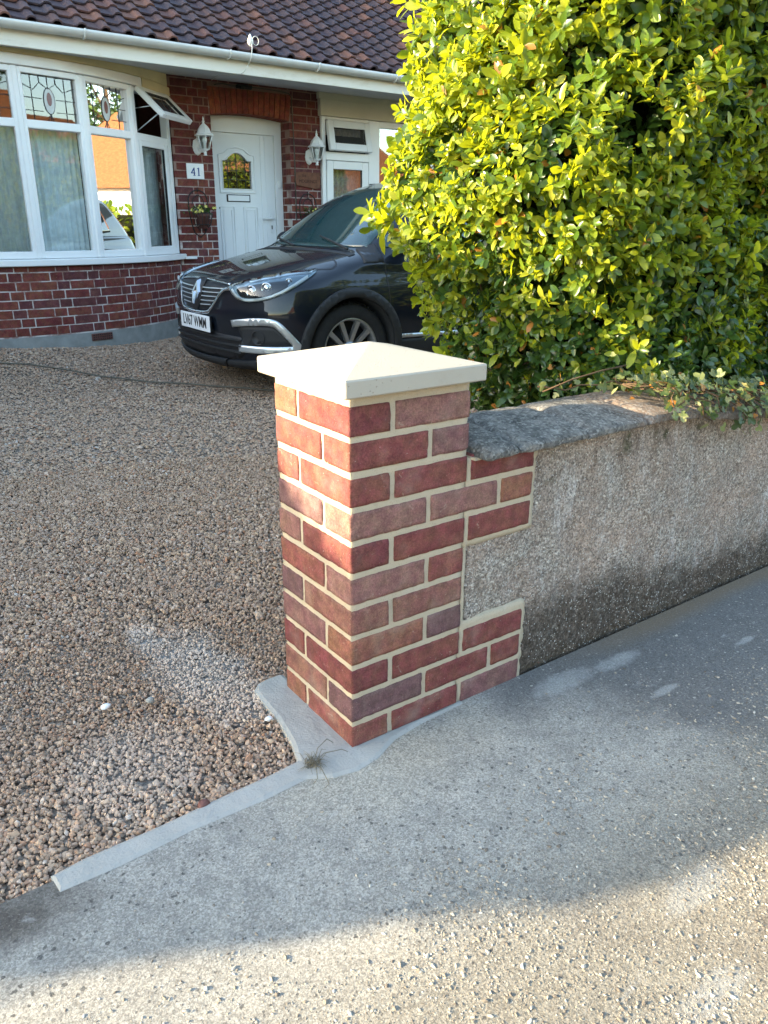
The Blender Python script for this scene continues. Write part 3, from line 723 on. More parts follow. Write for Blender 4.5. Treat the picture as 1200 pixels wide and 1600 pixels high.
# ------------------------------------------------------------------ house
HY = 6.8
Ho = empty('bungalow', (2.4, HY, 0)); tag(Ho, 'red brick bungalow with bay window, tiled roof and white front door', 'house')
hoff = Vector((2.4, HY, 0))
def hb(m, name, mat, parent=Ho, fix=True):
    m.v = [(v[0]-hoff.x, v[1]-hoff.y, v[2]) for v in m.v]; return m.build(name, mat, parent, fix)
BC, BR = (.63, 8.29), 2.29                      # centre and radius of the bay's curve
def bay_pt(a, r=BR): return (BC[0]+r*math.sin(a), BC[1]-r*math.cos(a))
bm_ = MB(); mo = MB()
bay_fr = lambda s: (*bay_pt(s/BR-R(49)), math.sin(s/BR-R(49)), -math.cos(s/BR-R(49)))
BAYLEN = BR*R(98)
def courses(m, fr, s0, s1, z0, z1, seed, hole=None, depth=.1, quoin=False, fl=True):
    k = int(round(z0/CH))
    while k*CH < z1-.02:
        za = k*CH+.0095; zb = (k+1)*CH; s = s0-(.0 if k % 2 == 0 else .168)+(seed*.07); alt = (k % 2)
        while s < s1:
            Lb = .2150 if alt % 2 == 0 else .1025
            a_, b_ = max(s, s0+.0), min(s+Lb, s1)
            if b_-a_ > .025:
                segs = [(a_, b_)]
                if hole:
                    for (h0, h1, hz0, hz1) in hole:
                        if zb > hz0+.02 and za < hz1-.02:
                            ns = []
                            for (p, q) in segs:
                                if q <= h0 or p >= h1: ns.append((p, q))
                                else:
                                    if p < h0-.02: ns.append((p, h0))
                                    if q > h1+.02: ns.append((h1, q))
                            segs = ns
                for (p, q) in segs: brick_box(m, p, q, za, min(zb, z1), fr, depth, .0, .003, .0012)
            s += Lb+.011; alt += 1 if fl else 0
        k += 1
courses(bm_, bay_fr, 0, BAYLEN, 3*CH, .80, 0)
frW, lenW = line_frame((2.372, HY), (9.0, HY))
# arch zone and door opening left out; x measured from 2.372
dx0, dx1 = 2.80-2.372, 3.70-2.372
courses(bm_, frW, 0, lenW, 0, 2.52, .4, hole=[(dx0, dx1, -.1, 2.19), (2.785-2.372, 3.722-2.372, 2.16, 2.44), (4.085-2.372, 5.685-2.372, .60, 2.60)])
frL, lenL = line_frame((-4.6, HY), (-1.11, HY)); courses(bm_, frL, 0, lenL, 0, 2.52, .2)
frR, _ = line_frame((3.70, HY+.006), (3.70, HY+.25))
# reveals of the doorway
m2 = bm_
for k in range(30):
    za, zb = k*CH+.0095, (k+1)*CH
    if zb > 2.22: break
    if k % 2: m2.box((3.748, HY+.105+.058, (za+zb)/2), (.096, .115, zb-za), None, 0, .003); 
    else: m2.box((3.748, HY+.062+.05, (za+zb)/2), (.096, .10, zb-za), None, 0, .003); m2.box((3.748, HY+.20, (za+zb)/2), (.096, .06, zb-za), None, 0, .003)
    m2.box((2.752, HY+.16, (za+zb)/2), (.096, .12, zb-za), None, 0, .003)
hb(bm_, 'brickwork', M_['hbrick'])
# mortar body behind the bricks
def vslab(m, pts, z0, z1, th):
    """curved slab: outer line pts (x,y,nx,ny), thickness inward"""
    vs = []
    for (x, y, nx, ny) in pts: vs += [(x, y, z0), (x, y, z1), (x-nx*th, y-ny*th, z0), (x-nx*th, y-ny*th, z1)]
    fs = []
    for i in range(len(pts)-1):
        a = i*4; b = a+4; fs += [(a, b, b+1, a+1), (a+2, a+3, b+3, b+2), (a+1, b+1, b+3, a+3), (a, a+2, b+2, b)]
    fs += [(0, 1, 3, 2), (len(vs)-4, len(vs)-2, len(vs)-1, len(vs)-3)]
    m.add(vs, fs, 0, False)
mo = MB()
vslab(mo, [(*bay_pt(a, BR-.0025), math.sin(a), -math.cos(a)) for a in np.linspace(R(-49.5), R(49.5), 40)], .0, .798, .2)
def wbox(m, x0, x1, y0, y1, z0, z1, **k): m.box(((x0+x1)/2, (y0+y1)/2, (z0+z1)/2), (x1-x0, y1-y0, z1-z0), None, **k)
q = .0025
wbox(mo, 2.374, 2.7975, HY+q, HY+.26, 0, 2.53); wbox(mo, 3.7025, 4.083, HY+q, HY+.26, 0, 2.53)
wbox(mo, 4.083, 9.0, HY+q, HY+.26, 0, .598); wbox(mo, 5.683, 9.0, HY+q, HY+.26, .598, 2.53)
wbox(mo, 2.7975, 3.7025, HY+q+.002, HY+.26, 2.24, 2.53); wbox(mo, -4.6, -1.13, HY+q, HY+.26, 0, 2.53)
wbox(mo, -4.62, -4.4, HY+.26, 14.5, 0, 2.53); wbox(mo, 8.8, 9.0, HY+.26, 14.5, 0, 2.53); wbox(mo, -4.6, 9.0, 14.5, 14.7, 0, 2.53)
hb(mo, 'mortar', M_['hmortar'])
# arch of bricks on end over the door
m = MB(); n_ = 15
for i in range(n_):
    t0 = (i+.06)/n_; t1 = (i+.94)/n_; xa0 = 2.80+.90*t0; xa1 = 2.80+.90*t1; xb0 = 2.775+.955*t0; xb1 = 2.775+.955*t1
    bz = lambda x: 2.188+.030*(1-((x-3.25)/.45)**2)
    poly = [(xa0, bz(xa0)), (xa1, bz(xa1)), (xb1, 2.437), (xb0, 2.437)]
    f = HY-.004-rnd.uniform(0, .002)
    m.add([(a, f, b) for a, b in poly]+[(a, HY+.24, b) for a, b in poly], [(0, 1, 2, 3), (7, 6, 5, 4), (0, 4, 5, 1), (1, 5, 6, 2), (2, 6, 7, 3), (3, 7, 4, 0)])
hb(m, 'brick_arch', M_['arch'])
# rendered plinth and air brick
m = MB(); vslab(m, [(*bay_pt(a, BR+.012), math.sin(a), -math.cos(a)) for a in np.linspace(R(-49.5), R(49.2), 40)], -.02, .222, .05)
wbox(m, 2.40, 2.797, HY-.012, HY+.05, -.02, .147); wbox(m, 3.703, 9, HY-.012, HY+.05, -.02, .147)
hb(m, 'plinth', M_['plinth'])
a = R(16.2); X = Matrix.Translation((*bay_pt(a, BR+.014), .178)) @ Matrix.Rotation(a, 4, 'Z')
m = MB(); m.box((0, 0, 0), (.21, .016, .062), X, 0, .003)
for i in range(9):
    for j in range(3): m.box((-.088+i*.022, -.0075, -.019+j*.019), (.012, .006, .010), X, 1)
hb(m, 'air_brick', [M_['terra'], M_['black']])
# door step
m = MB(); wbox(m, 2.70, 3.80, HY-.16, HY+.16, -.02, .12, bev=.01); hb(m, 'door_step', M_['plinth'])

# ---- bay window
facet = [R(x) for x in (-50.9, -37.0, -23.1, -9.2, 4.7, 18.5, 32.4, 49.0)]
bw = empty('bay_window'); bw.parent = Ho
bwf = MB()
def fx(a0, a1, out=.0):
    p = Vector((*bay_pt(a0, BR+out), 0)); q_ = Vector((*bay_pt(a1, BR+out), 0)); mid = (p+q_)/2; d = (q_-p); L_ = d.length
    ang = math.atan2(d.y, d.x); return Matrix.Translation(mid) @ Matrix.Rotation(ang, 4, 'Z'), L_
ZS, ZB, ZT0, ZT1, ZP, ZF = .862, .922, 1.866, 1.930, 2.262, 2.306
for i in range(7):
    X, L_ = fx(facet[i], facet[i+1], .0)
    last = i == 6
    mw = .046
    bwf.box((0, .035, (ZS+ZB)/2+.001), (L_-.08, .07, ZB-ZS-.002), X, 0, .004)
    bwf.box((0, .035, (ZP+ZF)/2), (L_-.08, .07, ZF-ZP), X, 0, .004)
    bwf.box((0, .035, (ZT0+ZT1)/2), (L_-2*mw, .064, ZT1-ZT0), X, 0, .006)
    if last: bwf.box((L_/2-.032, .035, (ZS+ZF)/2), (.060, .072, ZF-ZS-.004), X, 0, .005)
    # mullion edges either side of each facet
    for sx, ww in ((-1, mw), (1, mw if not last else 0)):
        if ww: bwf.box((sx*(L_/2-.034), .036, (ZS+ZF)/2), (.038, .066, ZF-ZS-.006), X, 0, .005)
for a_ in facet[1:-1]:
    X = Matrix.Translation((*bay_pt(a_, BR+.006), 0)) @ Matrix.Rotation(a_, 4, 'Z')
    bwf.box((0, .045, (ZS+ZF)/2), (.050, .086, ZF-ZS), X, 0, .010)
hb(bwf, 'frame', M_['upvc'], bw)
# inner sash beads
for i in range(0, 7):
    X, L_ = fx(facet[i], facet[i+1], 0); last = i == 6
    if last: continue
    m = MB()
    m.add([(-L_/2+.05, .044, ZB-.004), (L_/2-.05, .044, ZB-.004), (L_/2-.05, .044, ZT0+.004), (-L_/2+.05, .044, ZT0+.004)], [(0, 1, 2, 3)], 0, False, X)
    hb(m, 'pane', M_['glass'], bw)
    m = MB()
    m.add([(-L_/2+.05, .044, ZT1-.004), (L_/2-.05, .044, ZT1-.004), (L_/2-.05, .044, ZP+.004), (-L_/2+.05, .044, ZP+.004)], [(0, 1, 2, 3)], 0, False, X)
    up_ = hb(m, 'leaded_pane', M_['glass'], bw)
    # cames and the oval
    m = MB(); w_ = L_-.10; h_ = ZP-ZT1; yc = .040; z_ = lambda v: ZT1+v*h_
    def came(pts): m.tube([X @ Vector((p[0]*w_/2, yc, z_(p[1]))) for p in pts], .0026, 5)
    for u_ in (-.62, .62): came([(u_, 0), (u_, 1)])
    came([(-1, .22), (-.25, .22)]); came([(.25, .22), (1, .22)]); came([(-1, .8), (-.55, .68), (-.3, .85), (0, .72), (.3, .85), (.55, .68), (1, .8)])
    came([(0, .72), (0, 1)]); came([(0, .0), (0, .18)]); came([(-.3, .85), (-.3, 1)]); came([(.3, .85), (.3, 1)]); came([(-1, .5), (-.28, .5)]); came([(.28, .5), (1, .5)])
    came([(-.12, 0), (0, .18), (.12, 0)])
    o = hb(m, 'lead_strips', M_['lead'], up_)
    m = MB(); el = [(.19*w_*.75*math.cos(t_)*.72, .29*h_*math.sin(t_)*1.0) for t_ in np.linspace(0, 2*math.pi, 25)[:-1]]
    vs = [(a_, yc-.001, z_(.46)+b_) for a_, b_ in el]; vs2 = [(a_*.45, yc-.0035, z_(.50)+b_*.52) for a_, b_ in el]
    m.add(vs, [tuple(range(24))], 0, False, X); m.add(vs2, [tuple(range(24))], 1, False, X)
    m.tube([X @ Vector(v) for v in vs], .0028, 5, 2, closed=True)
    hb(m, 'oval_light', [M_['oval'], M_['redglass'], M_['lead']], up_)
# casement facet
X, L_ = fx(facet[6], facet[7], 0)
def sash(name, x0, x1, z0, z1, X, fw_=.052, y=.012, dep=.05, parent=bw, leadg=False, gl='glass'):
    s_ = empty(name); s_.parent = parent
    m = MB(); zc = (z0+z1)/2
    m.box((x0+fw_/2, y+dep/2, zc), (fw_, dep, z1-z0), X, 0, .006); m.box((x1-fw_/2, y+dep/2, zc), (fw_, dep, z1-z0), X, 0, .006)
    m.box(((x0+x1)/2, y+dep/2+.0006, z0+fw_/2), (x1-x0-2*fw_+.001, dep-.002, fw_), X, 0, .006); m.box(((x0+x1)/2, y+dep/2+.0006, z1-fw_/2), (x1-x0-2*fw_+.001, dep-.002, fw_), X, 0, .006)
    # dark gasket
    gx0, gx1, gz0, gz1 = x0+fw_, x1-fw_, z0+fw_, z1-fw_
    for (a_, b_, c_, d_) in ((gx0, gx1, gz0, gz0+.004), (gx0, gx1, gz1-.004, gz1), (gx0, gx0+.004, gz0, gz1), (gx1-.004, gx1, gz0, gz1)):
        m.box(((a_+b_)/2, y+dep*.45, (c_+d_)/2), (b_-a_, .02, d_-c_), X, 1)
    hb(m, 'sash_frame', [M_['upvc'], M_['black']], s_)
    m = MB(); m.add([(gx0, y+dep/2, gz0), (gx1, y+dep/2, gz0), (gx1, y+dep/2, gz1), (gx0, y+dep/2, gz1)], [(0, 1, 2, 3)], 0, False, X)
    hb(m, 'pane', M_[gl], s_)
    if leadg:
        m = MB()
        for u_ in (.3, .7): m.tube([X @ Vector((gx0+(gx1-gx0)*u_, y+dep/2-.004, gz0)), X @ Vector((gx0+(gx1-gx0)*u_, y+dep/2-.004, gz1))], .0024, 5)
        m.tube([X @ Vector((gx0, y+dep/2-.004, gz0*.4+gz1*.6)), X @ Vector((gx1, y+dep/2-.004, gz0*.4+gz1*.6))], .0024, 5)
        el = [(.05*math.cos(t_), .075*math.sin(t_)) for t_ in np.linspace(0, 2*math.pi, 19)[:-1]]
        m.tube([X @ Vector(((gx0+gx1)/2+a_, y+dep/2-.004, (gz0+gz1)/2+b_)) for a_, b_ in el], .0024, 5, closed=True)
        hb(m, 'lead_strips', M_['lead'], s_)
    return s_
sash('casement', -L_/2+.058, L_/2-.068, ZB-.035, ZT0+.012, X, .055, .004)
# the open top light, hinged along its top edge and propped outwards
hz = ZP+.022; XO = X @ Matrix.Translation((0, .004, hz)) @ Matrix.Rotation(R(-47), 4, 'X') @ Matrix.Translation((0, 0, -hz))
op = sash('open_top_light', -L_/2+.050, L_/2-.058, hz-.350, hz, XO, .050, -.045, .05, leadg=True); op['label'] = 'open top light tilted outwards'
m = MB(); m.tube([X @ Vector((-L_/2+.08, .03, ZT1+.01)), XO @ Vector((-L_/2+.085, .0, hz-.29))], .005, 6); m.tube([X @ Vector((-L_/2+.08, .03, ZT1+.20)), XO @ Vector((-L_/2+.085, .0, hz-.20))], .005, 6)
hb(m, 'window_stay', M_['satin'], bw)
# sill board (curved, with nose), head band, cream boards above
def curved_band(name, mat, r_in, r_out, z0, z1, a0=-51.5, a1=49.5, n=48, bev=.006, parent=bw, end=None):
    m = MB(); vs = []; prof = [(r_in, z0), (r_out-bev, z0), (r_out, z0+bev), (r_out, z1-bev), (r_out-bev, z1), (r_in, z1+.004)]
    A = np.linspace(R(a0), R(a1), n)
    for a_ in A:
        for (r_, z_) in prof: vs.append((*bay_pt(a_, r_), z_))
    k_ = len(prof); fs = [(i*k_+j, i*k_+(j+1) % k_, (i+1)*k_+(j+1) % k_, (i+1)*k_+j) for i in range(n-1) for j in range(k_)]
    fs += [tuple(range(k_)), tuple(range((n-1)*k_, n*k_))[::-1]]
    m.add(vs, fs, 0, False); return hb(m, name, mat, parent)
curved_band('sill', M_['upvc'], BR-.10, BR+.050, .806, .860, a1=50.5)
m = MB(); wbox(m, 2.40, 2.52, HY-.075, HY-.004, .808, .832, bev=.004); hb(m, 'sill_end', M_['upvc'], bw)
curved_band('head_band', M_['upvc'], BR-.07, BR+.012, ZF+.002, 2.385, a1=36)
curved_band('cream_board', M_['cream'], BR-.07, BR+.004, 2.387, 2.50, a1=49.2)
curved_band('cream_board', M_['cream'], BR-.07, BR+.016, ZF+.002, 2.386, a0=36.2, a1=50.2)
# dim room behind
m = MB(); wbox(m, -1.1, 2.35, 7.6, 7.65, .8, 2.5); wbox(m, -1.0, 2.1, 6.75, 7.6, .70, .72)
wbox(m, -1.12, -1.08, 6.9, 7.6, .8, 2.5); hb(m, 'room_lining', M_['room'], bw)
# curtains in the bay: pleated nets behind each pane
def curtain(name, X, x0, x1, y, z0, z1, mat, pleat=.045, amp=.012, seed=0, parent=None, gather=0.0):
    m = MB(); n = 60; vs = []
    for j in range(7):
        zt = j/6
        for i in range(n+1):
            u_ = i/n; x = x0+(x1-x0)*u_
            vs.append((x+gather*(1-zt)*.1, y+amp*math.sin(x/pleat*6.28+seed)+amp*.5*math.sin(x/pleat*2.3+seed*2+zt), z0+(z1-z0)*zt))
    fs = [(j*(n+1)+i, j*(n+1)+i+1, (j+1)*(n+1)+i+1, (j+1)*(n+1)+i) for j in range(6) for i in range(n)]
    m.add(vs, fs, 0, True, X); return m.build(name, mat, parent)
labs = {0: 'net curtain in the end pane of the bay furthest from the front door', 1: 'net curtain second from the far end of the bay', 2: 'net curtain third from the far end of the bay', 3: 'teal grey net curtain at the left edge of the photo in the bay', 4: 'pale net curtain behind the wide bay pane reflecting the hedge', 5: 'net curtain behind the bay pane next to the open top light', 6: 'net curtain behind the narrow casement of the bay'}
for i in range(0, 7):
    X, L_ = fx(facet[i], facet[i+1], 0)
    o = curtain('curtain', X, -L_/2+.02, L_/2-.02, .16, .90, 1.90, M_['net'], .05, .012, i); tag(o, labs[i], 'curtain', 'net curtains in the windows')

# ---- front door
DY = HY+.19
dr = empty('door_set'); dr.parent = Ho
m = MB()
for (a_, b_) in ((2.80, 2.868), (3.612, 3.70)): wbox(m, a_, b_, DY, DY+.07, .12, 2.13, bev=.004)
m.add([(2.80, DY+.001, 2.055), (3.70, DY+.001, 2.055), (3.70, DY+.001, 2.195), (3.475, DY+.001, 2.214), (3.25, DY+.001, 2.22), (3.025, DY+.001, 2.214), (2.80, DY+.001, 2.195)]+[(2.80, DY+.07, 2.055), (3.70, DY+.07, 2.055), (3.70, DY+.07, 2.195), (3.475, DY+.07, 2.214), (3.25, DY+.07, 2.22), (3.025, DY+.07, 2.214), (2.80, DY+.07, 2.195)], [tuple(range(7))[::-1], tuple(range(7, 14))]+[(i, (i+1) % 7, 7+(i+1) % 7, 7+i) for i in range(7)])
wbox(m, 2.87, 3.61, DY+.012, DY+.06, 2.105-.042, 2.1, bev=.003)
hb(m, 'door_frame', M_['door'], dr)
lf = empty('door_leaf'); lf.parent = dr
LX0, LX1, LZ0, LZ1 = 2.872, 3.608, .135, 2.052; ly = DY+.022
gx0, gx1, gz0, gz1 = 2.99, 3.335, 1.505, 1.80        # glazed opening
m = MB()
for (a_, b_, c_, d_) in ((LX0, gx0, LZ0, LZ1), (gx1, LX1, LZ0, LZ1), (gx0, gx1, LZ0, gz0), (gx0, gx1, 1.885, LZ1)):
    wbox(m, a_, b_, ly, ly+.045, c_, d_)
# head of the glazing is a raised arch
ar = [(gx0+(gx1-gx0)*u_, gz1-.01+(.0 if abs(u_-.5) > .36 else .078*math.cos((u_-.5)/.36*math.pi/2)**.8)) for u_ in np.linspace(0, 1, 21)]
vs = []
for (x, z_) in ar: vs += [(x, ly, z_), (x, ly, 1.885), (x, ly+.04, z_), (x, ly+.04, 1.885)]
m.add(vs, [f for i in range(20) for f in ((i*4, i*4+4, i*4+5, i*4+1), (i*4, i*4+2, i*4+6, i*4+4), (i*4+2, i*4+3, i*4+7, i*4+6))])
# raised beads: glazing surround, two lower panels, outer stile lines
def bead(pts, r_=.008, closed=True): m.tube([(x, ly-.001, z_) for x, z_ in pts], r_, 6, 0, closed)
bead([(2.955, 1.47), (3.37, 1.47), (3.37, 1.84), (3.31, 1.855), (3.25, 1.90), (3.163, 1.918), (3.075, 1.90), (3.015, 1.855), (2.955, 1.84)], .009)
bead([(gx0, gz0)]+[(gx1, gz0)]+ar[::-1], .008)
for (a_, b_) in ((2.945, 3.105), (3.22, 3.385)):
    bead([(a_, .30), (b_, .30), (b_, 1.325), (a_, 1.325)], .008); bead([(a_+.03, .33), (b_-.03, .33), (b_-.03, 1.295), (a_+.03, 1.295)], .005)
bead([(3.445, LZ0+.01), (3.445, LZ1-.01)], .004, False); bead([(3.50, LZ0+.01), (3.50, LZ1-.01)], .004, False)
hb(m, 'door_panel', M_['door'], lf)
m = MB(); vs = [(gx0, ly+.02, gz0), (gx1, ly+.02, gz0)]+[(x, ly+.02, z_) for x, z_ in ar[::-1]]; m.add(vs, [tuple(range(len(vs)))])
hb(m, 'pane', M_['glassd'], lf)
m = MB()
for x in (3.06, 3.1625, 3.265): m.tube([(x, ly+.014, gz0), (x, ly+.014, gz1+.06)], .0028, 5)
for z_ in (1.60, 1.69, 1.78): m.tube([(gx0, ly+.014, z_), (gx1, ly+.014, z_)], .0028, 5)
hb(m, 'lead_strips', M_['lead'], lf)
m = MB(); wbox(m, 3.022, 3.30, ly-.009, ly, 1.377, 1.452, bev=.003, mi=1); wbox(m, 3.036, 3.288, ly-.014, ly-.008, 1.386, 1.443, bev=.004)
hb(m, 'letterbox', [M_['door'], M_['black']], lf)
m = MB(); wbox(m, 3.537, 3.567, ly-.010, ly, 1.06, 1.27, bev=.004); m.tube([(3.552, ly-.008, 1.215), (3.552, ly-.05, 1.215), (3.54, ly-.055, 1.215), (3.43, ly-.05, 1.213)], .009, 8); wbox(m, 3.546, 3.557, ly-.014, ly-.008, 1.10, 1.14, mi=1)
hb(m, 'handle', [M_['door'], M_['black']], lf)
m = MB(); wbox(m, 3.645, 3.672, DY-.022, DY, 1.53, 1.60, bev=.004); hb(m, 'door_bell', M_['white'], dr)

# ---- right-hand window, bulkhead boards above
rw = empty('side_window'); rw.parent = Ho
m = MB(); FY = HY-.035
for (a_, b_, z0_, z1_) in ((4.088, 4.135, .60, 2.265), (4.715, 4.865, .60, 2.265), (4.135, 4.715, 2.235, 2.265), (4.135, 4.715, 1.83, 1.915), (4.135, 4.715, .60, .66), (5.6, 5.68, .60, 2.265), (4.865, 5.6, 2.2, 2.265), (4.865, 5.6, .6, .7)): wbox(m, a_, b_, FY, FY+.07, z0_, z1_, bev=.004)
wbox(m, 4.12, 4.73, FY+.062, FY+.07, .62, 2.25, mi=1) if 0 else None
hb(m, 'frame', M_['upvc'], rw)
I4 = Matrix.Translation((0, FY, 0))
XO = Matrix.Translation((0, FY, 2.228)) @ Matrix.Rotation(R(-12), 4, 'X') @ Matrix.Translation((0, 0, -2.228))
sash('top_light', 4.143, 4.707, 1.918, 2.228, XO, .075, -.03, .05, parent=rw)
sash('casement', 4.143, 4.707, .67, 1.825, I4, .085, -.006, .05, parent=rw)
m = MB(); wbox(m, 4.865, 5.6, FY+.03, FY+.036, .70, 2.2); hb(m, 'pane', M_['glass'], rw)
m = MB(); wbox(m, 4.1, 5.66, HY+.6, HY+.62, .6, 2.3); hb(m, 'room_lining', M_['room'], rw)
m = MB(); wbox(m, 4.145, 4.705, FY+.02, FY+.045, 1.888, 1.912, mi=0); hb(m, 'gasket', M_['black'], rw)
o = curtain('curtain', Matrix.Identity(4), 4.14, 4.72, HY+.10, .66, 1.84, M_['lace'], .06, .012, 1); tag(o, 'patterned lace curtain in the window right of the door', 'curtain', 'net curtains in the windows')
o = curtain('curtain', Matrix.Identity(4), 4.14, 4.72, HY+.13, 2.10, 2.24, M_['lace'], .08, .012, 2); tag(o, 'short lace valance behind the slightly open top light', 'curtain', 'net curtains in the windows')
m = MB(); wbox(m, 4.062, 6.5, HY-.060, HY+.06, 2.268, 2.43, bev=.003); wbox(m, 4.050, 6.5, HY-.045, HY+.06, 2.432, 2.50, bev=.002)
hb(m, 'cladding_board', M_['cream2'], rw)
m = MB(); wbox(m, 4.078, 5.7, HY-.075, HY+.04, .555, .598, bev=.004); hb(m, 'sill', M_['upvc'], rw)

# ---- roof, gutter, soffit
XR0, XR1 = -4.95, 9.4; EY = 5.85
m = MB(); m.add([(XR0, EY+.02, 2.410), (XR1, EY+.02, 2.410), (XR1, HY+.02, 2.500), (XR0, HY+.02, 2.500), (XR0, EY+.02, 2.43), (XR1, EY+.02, 2.43), (XR1, HY+.02, 2.52), (XR0, HY+.02, 2.52)], [(0, 1, 2, 3), (4, 7, 6, 5), (0, 4, 5, 1), (1, 5, 6, 2), (2, 6, 7, 3), (3, 7, 4, 0)])
hb(m, 'soffit', M_['soffit'])
m = MB(); wbox(m, XR0, XR1, EY, EY+.022, 2.406, 2.545, bev=.003); hb(m, 'fascia', M_['fascia'])
gt = MB(); n_ = 10; gy, gz, gr = EY-.062, 2.560, .058
prof = [(gy+gr*math.cos(a_), gz+gr*math.sin(a_)*.95) for a_ in np.linspace(math.pi, 2*math.pi, n_)]+[(gy+(gr-.004)*math.cos(a_), gz+(gr-.004)*math.sin(a_)*.95) for a_ in np.linspace(2*math.pi, math.pi, n_)]
xs = np.linspace(XR0, XR1, 60)
vs = [(x, y, z_+.0045*math.sin(x*.9+.4)) for x in xs for (y, z_) in prof]; k_ = len(prof)
gt.add(vs, [(i*k_+j, i*k_+(j+1) % k_, (i+1)*k_+(j+1) % k_, (i+1)*k_+j) for i in range(59) for j in range(k_)], 0, True)
for x in (-2.6, -1.0, .35, 1.32, 2.55, 3.45, 4.35, 5.5, 7): # joints and brackets
    big = x in (1.32, 3.45, -1.0)
    gt.tube([(x, gy+(gr+.004)*math.cos(a_), gz+(gr+.004)*.95*math.sin(a_)+.0045*math.sin(x*.9+.4)) for a_ in np.linspace(math.pi*.98, 2.02*math.pi, 14)], .006 if not big else .008, 6)
gut = hb(gt, 'gutter', M_['gutter'])
# roof tiles: single-lap tiles with a flat pan and a raised roll
PT = R(35); cP, sP = math.cos(PT), math.sin(PT); TW, TE = .186, .138
rows = 30; c0_, c1_ = int(-1.4/TW), int(8.2/TW)
prof = [(0.0, .002), (.08, .000), (.50, .000), (.58, .006), (.68, .028), (.80, .034), (.92, .028), (1.0, .004)]
TV = []; TF = []
for rr in range(rows):
    for ccx in range(c0_, c1_):
        x0 = ccx*TW+.055*1+(.0); jx = rnd.uniform(-.0015, .0015); jz = rnd.uniform(-.0015, .002); skew = rnd.uniform(-.004, .004)
        o = len(TV); s0 = rr*TE-.035+rnd.uniform(-.003, .003); s1 = s0+TE+.045
        for (s_, lift) in ((s0, .034), (s1, .006)):
            for layer in (0, -.014):
                for (u_, h_) in prof:
                    # lower edge runs back towards the roll
                    se = s_+(-.030*u_+.016 if s_ == s0 else 0)+skew*u_
                    hh = h_+lift+layer+jz
                    TV.append((x0+u_*TW*1.03+jx, EY-.0+se*cP-hh*sP, 2.585+se*sP+hh*cP))
        n = len(prof)
        for j in range(n-1):
            TF.append((o+j, o+j+1, o+2*n+j+1, o+2*n+j)); TF.append((o+n+j, o+j+n+1, o+j+1, o+j))
        TF.append((o, o+2*n, o+3*n, o+n)); TF.append((o+n-1, o+2*n-1, o+4*n-1, o+3*n-1))
m = MB(); m.v = TV; m.f = [list(f) for f in TF]; m.mi = [0]*len(TF); m.sm = [False]*len(TF)
rf = hb(m, 'roof', M_['tile'], fix=False)
m = MB(); L_ = 5.2
def rp(s_, h_): return (EY+s_*cP-h_*sP, 2.585+s_*sP+h_*cP)
A_ = rp(.0, -.012); B_ = rp(L_, -.012)
m.add([(XR0, *A_), (XR1, *A_), (XR1, *B_), (XR0, *B_), (XR1, B_[0]+4.25, 2.585), (XR0, B_[0]+4.25, 2.585)], [(0, 1, 2, 3), (3, 2, 4, 5), (0, 3, 5), (1, 4, 2)])
hb(m, 'roof_underlay', M_['tile'], rf)

# ------------------------------------------------------------------ things on the house front
def lantern(label, x, z, first=None):
    if first is not None: o = copy_tree(first)
    else:
        o = empty('wall_lantern')
        m = MB()          # back plate with cast arm
        pts = [(-.045, -.055), (-.052, -.02), (-.04, .04), (0, .065), (.04, .04), (.052, -.02), (.045, -.055), (.028, -.085), (0, -.10), (-.028, -.085)]
        m.add([(a_-.03, -.002, b_-.06) for a_, b_ in pts]+[(a_*.8-.03, -.025, b_*.85-.06) for a_, b_ in pts], [tuple(range(10)), tuple(range(10, 20))[::-1]]+[(i, (i+1) % 10, 10+(i+1) % 10, 10+i) for i in range(10)])
        m.tube([(-.03, -.02, -.09), (-.025, -.07, -.125), (0, -.12, -.125), (.0, -.125, -.10)], .012, 8)
        m.build('back_plate', M_['white'], o)
        X = Matrix.Translation((0, -.125, 0)) @ Matrix.Rotation(R(18), 4, 'Z')
        m = MB(); ztop, zbot, rt_, rb_ = .020, -.105, .082, .046
        m.lathe([(.02, -.165), (.012, -.150), (.018, -.140), (.010, -.130), (.030, -.118), (rb_+.004, -.110), (rb_+.004, -.103)], 6, X)
        for k in range(6):
            a_ = 2*math.pi*k/6; m.tube([X @ Vector((rb_*math.cos(a_), rb_*math.sin(a_), zbot)), X @ Vector((rt_*math.cos(a_), rt_*math.sin(a_), ztop))], .0055, 5)
        m.build('cage', M_['white'], o)
        m = MB(); m.lathe([(rt_+.016, .016), (rt_+.018, .026), (rt_*.92, .042), (.062, .078), (.034, .112), (.014, .128), (.010, .140), (.016, .148), (.006, .160), (.008, .170), (.001, .195)], 6, X, smooth=False)
        m.build('lantern_roof', M_['white'], o)
        m = MB(); r1, r0 = rt_*.97, rb_*.97
        vs = [(r0*math.cos(k*math.pi/3), r0*math.sin(k*math.pi/3), zbot) for k in range(6)]+[(r1*math.cos(k*math.pi/3), r1*math.sin(k*math.pi/3), ztop) for k in range(6)]
        m.add(vs, [(k, (k+1) % 6, 6+(k+1) % 6, 6+k) for k in range(6)], 0, False, X); m.build('pane', M_['clear'], o)
        m = MB(); m.lathe([(.012, -.10), (.012, -.06), (.026, -.03), (.024, -.005), (.008, .01)], 10, X); m.build('bulb', M_['white'], o)
    o.location = (x, HY, z); o.scale = (.98, .98, .98); tag(o, label, 'wall lantern', 'white wall lanterns either side of the door'); return o
l1 = lantern('white wall lantern above the house number plate', 2.665, 1.955)
lantern('white wall lantern above the brown name board', 3.965, 1.925, l1)
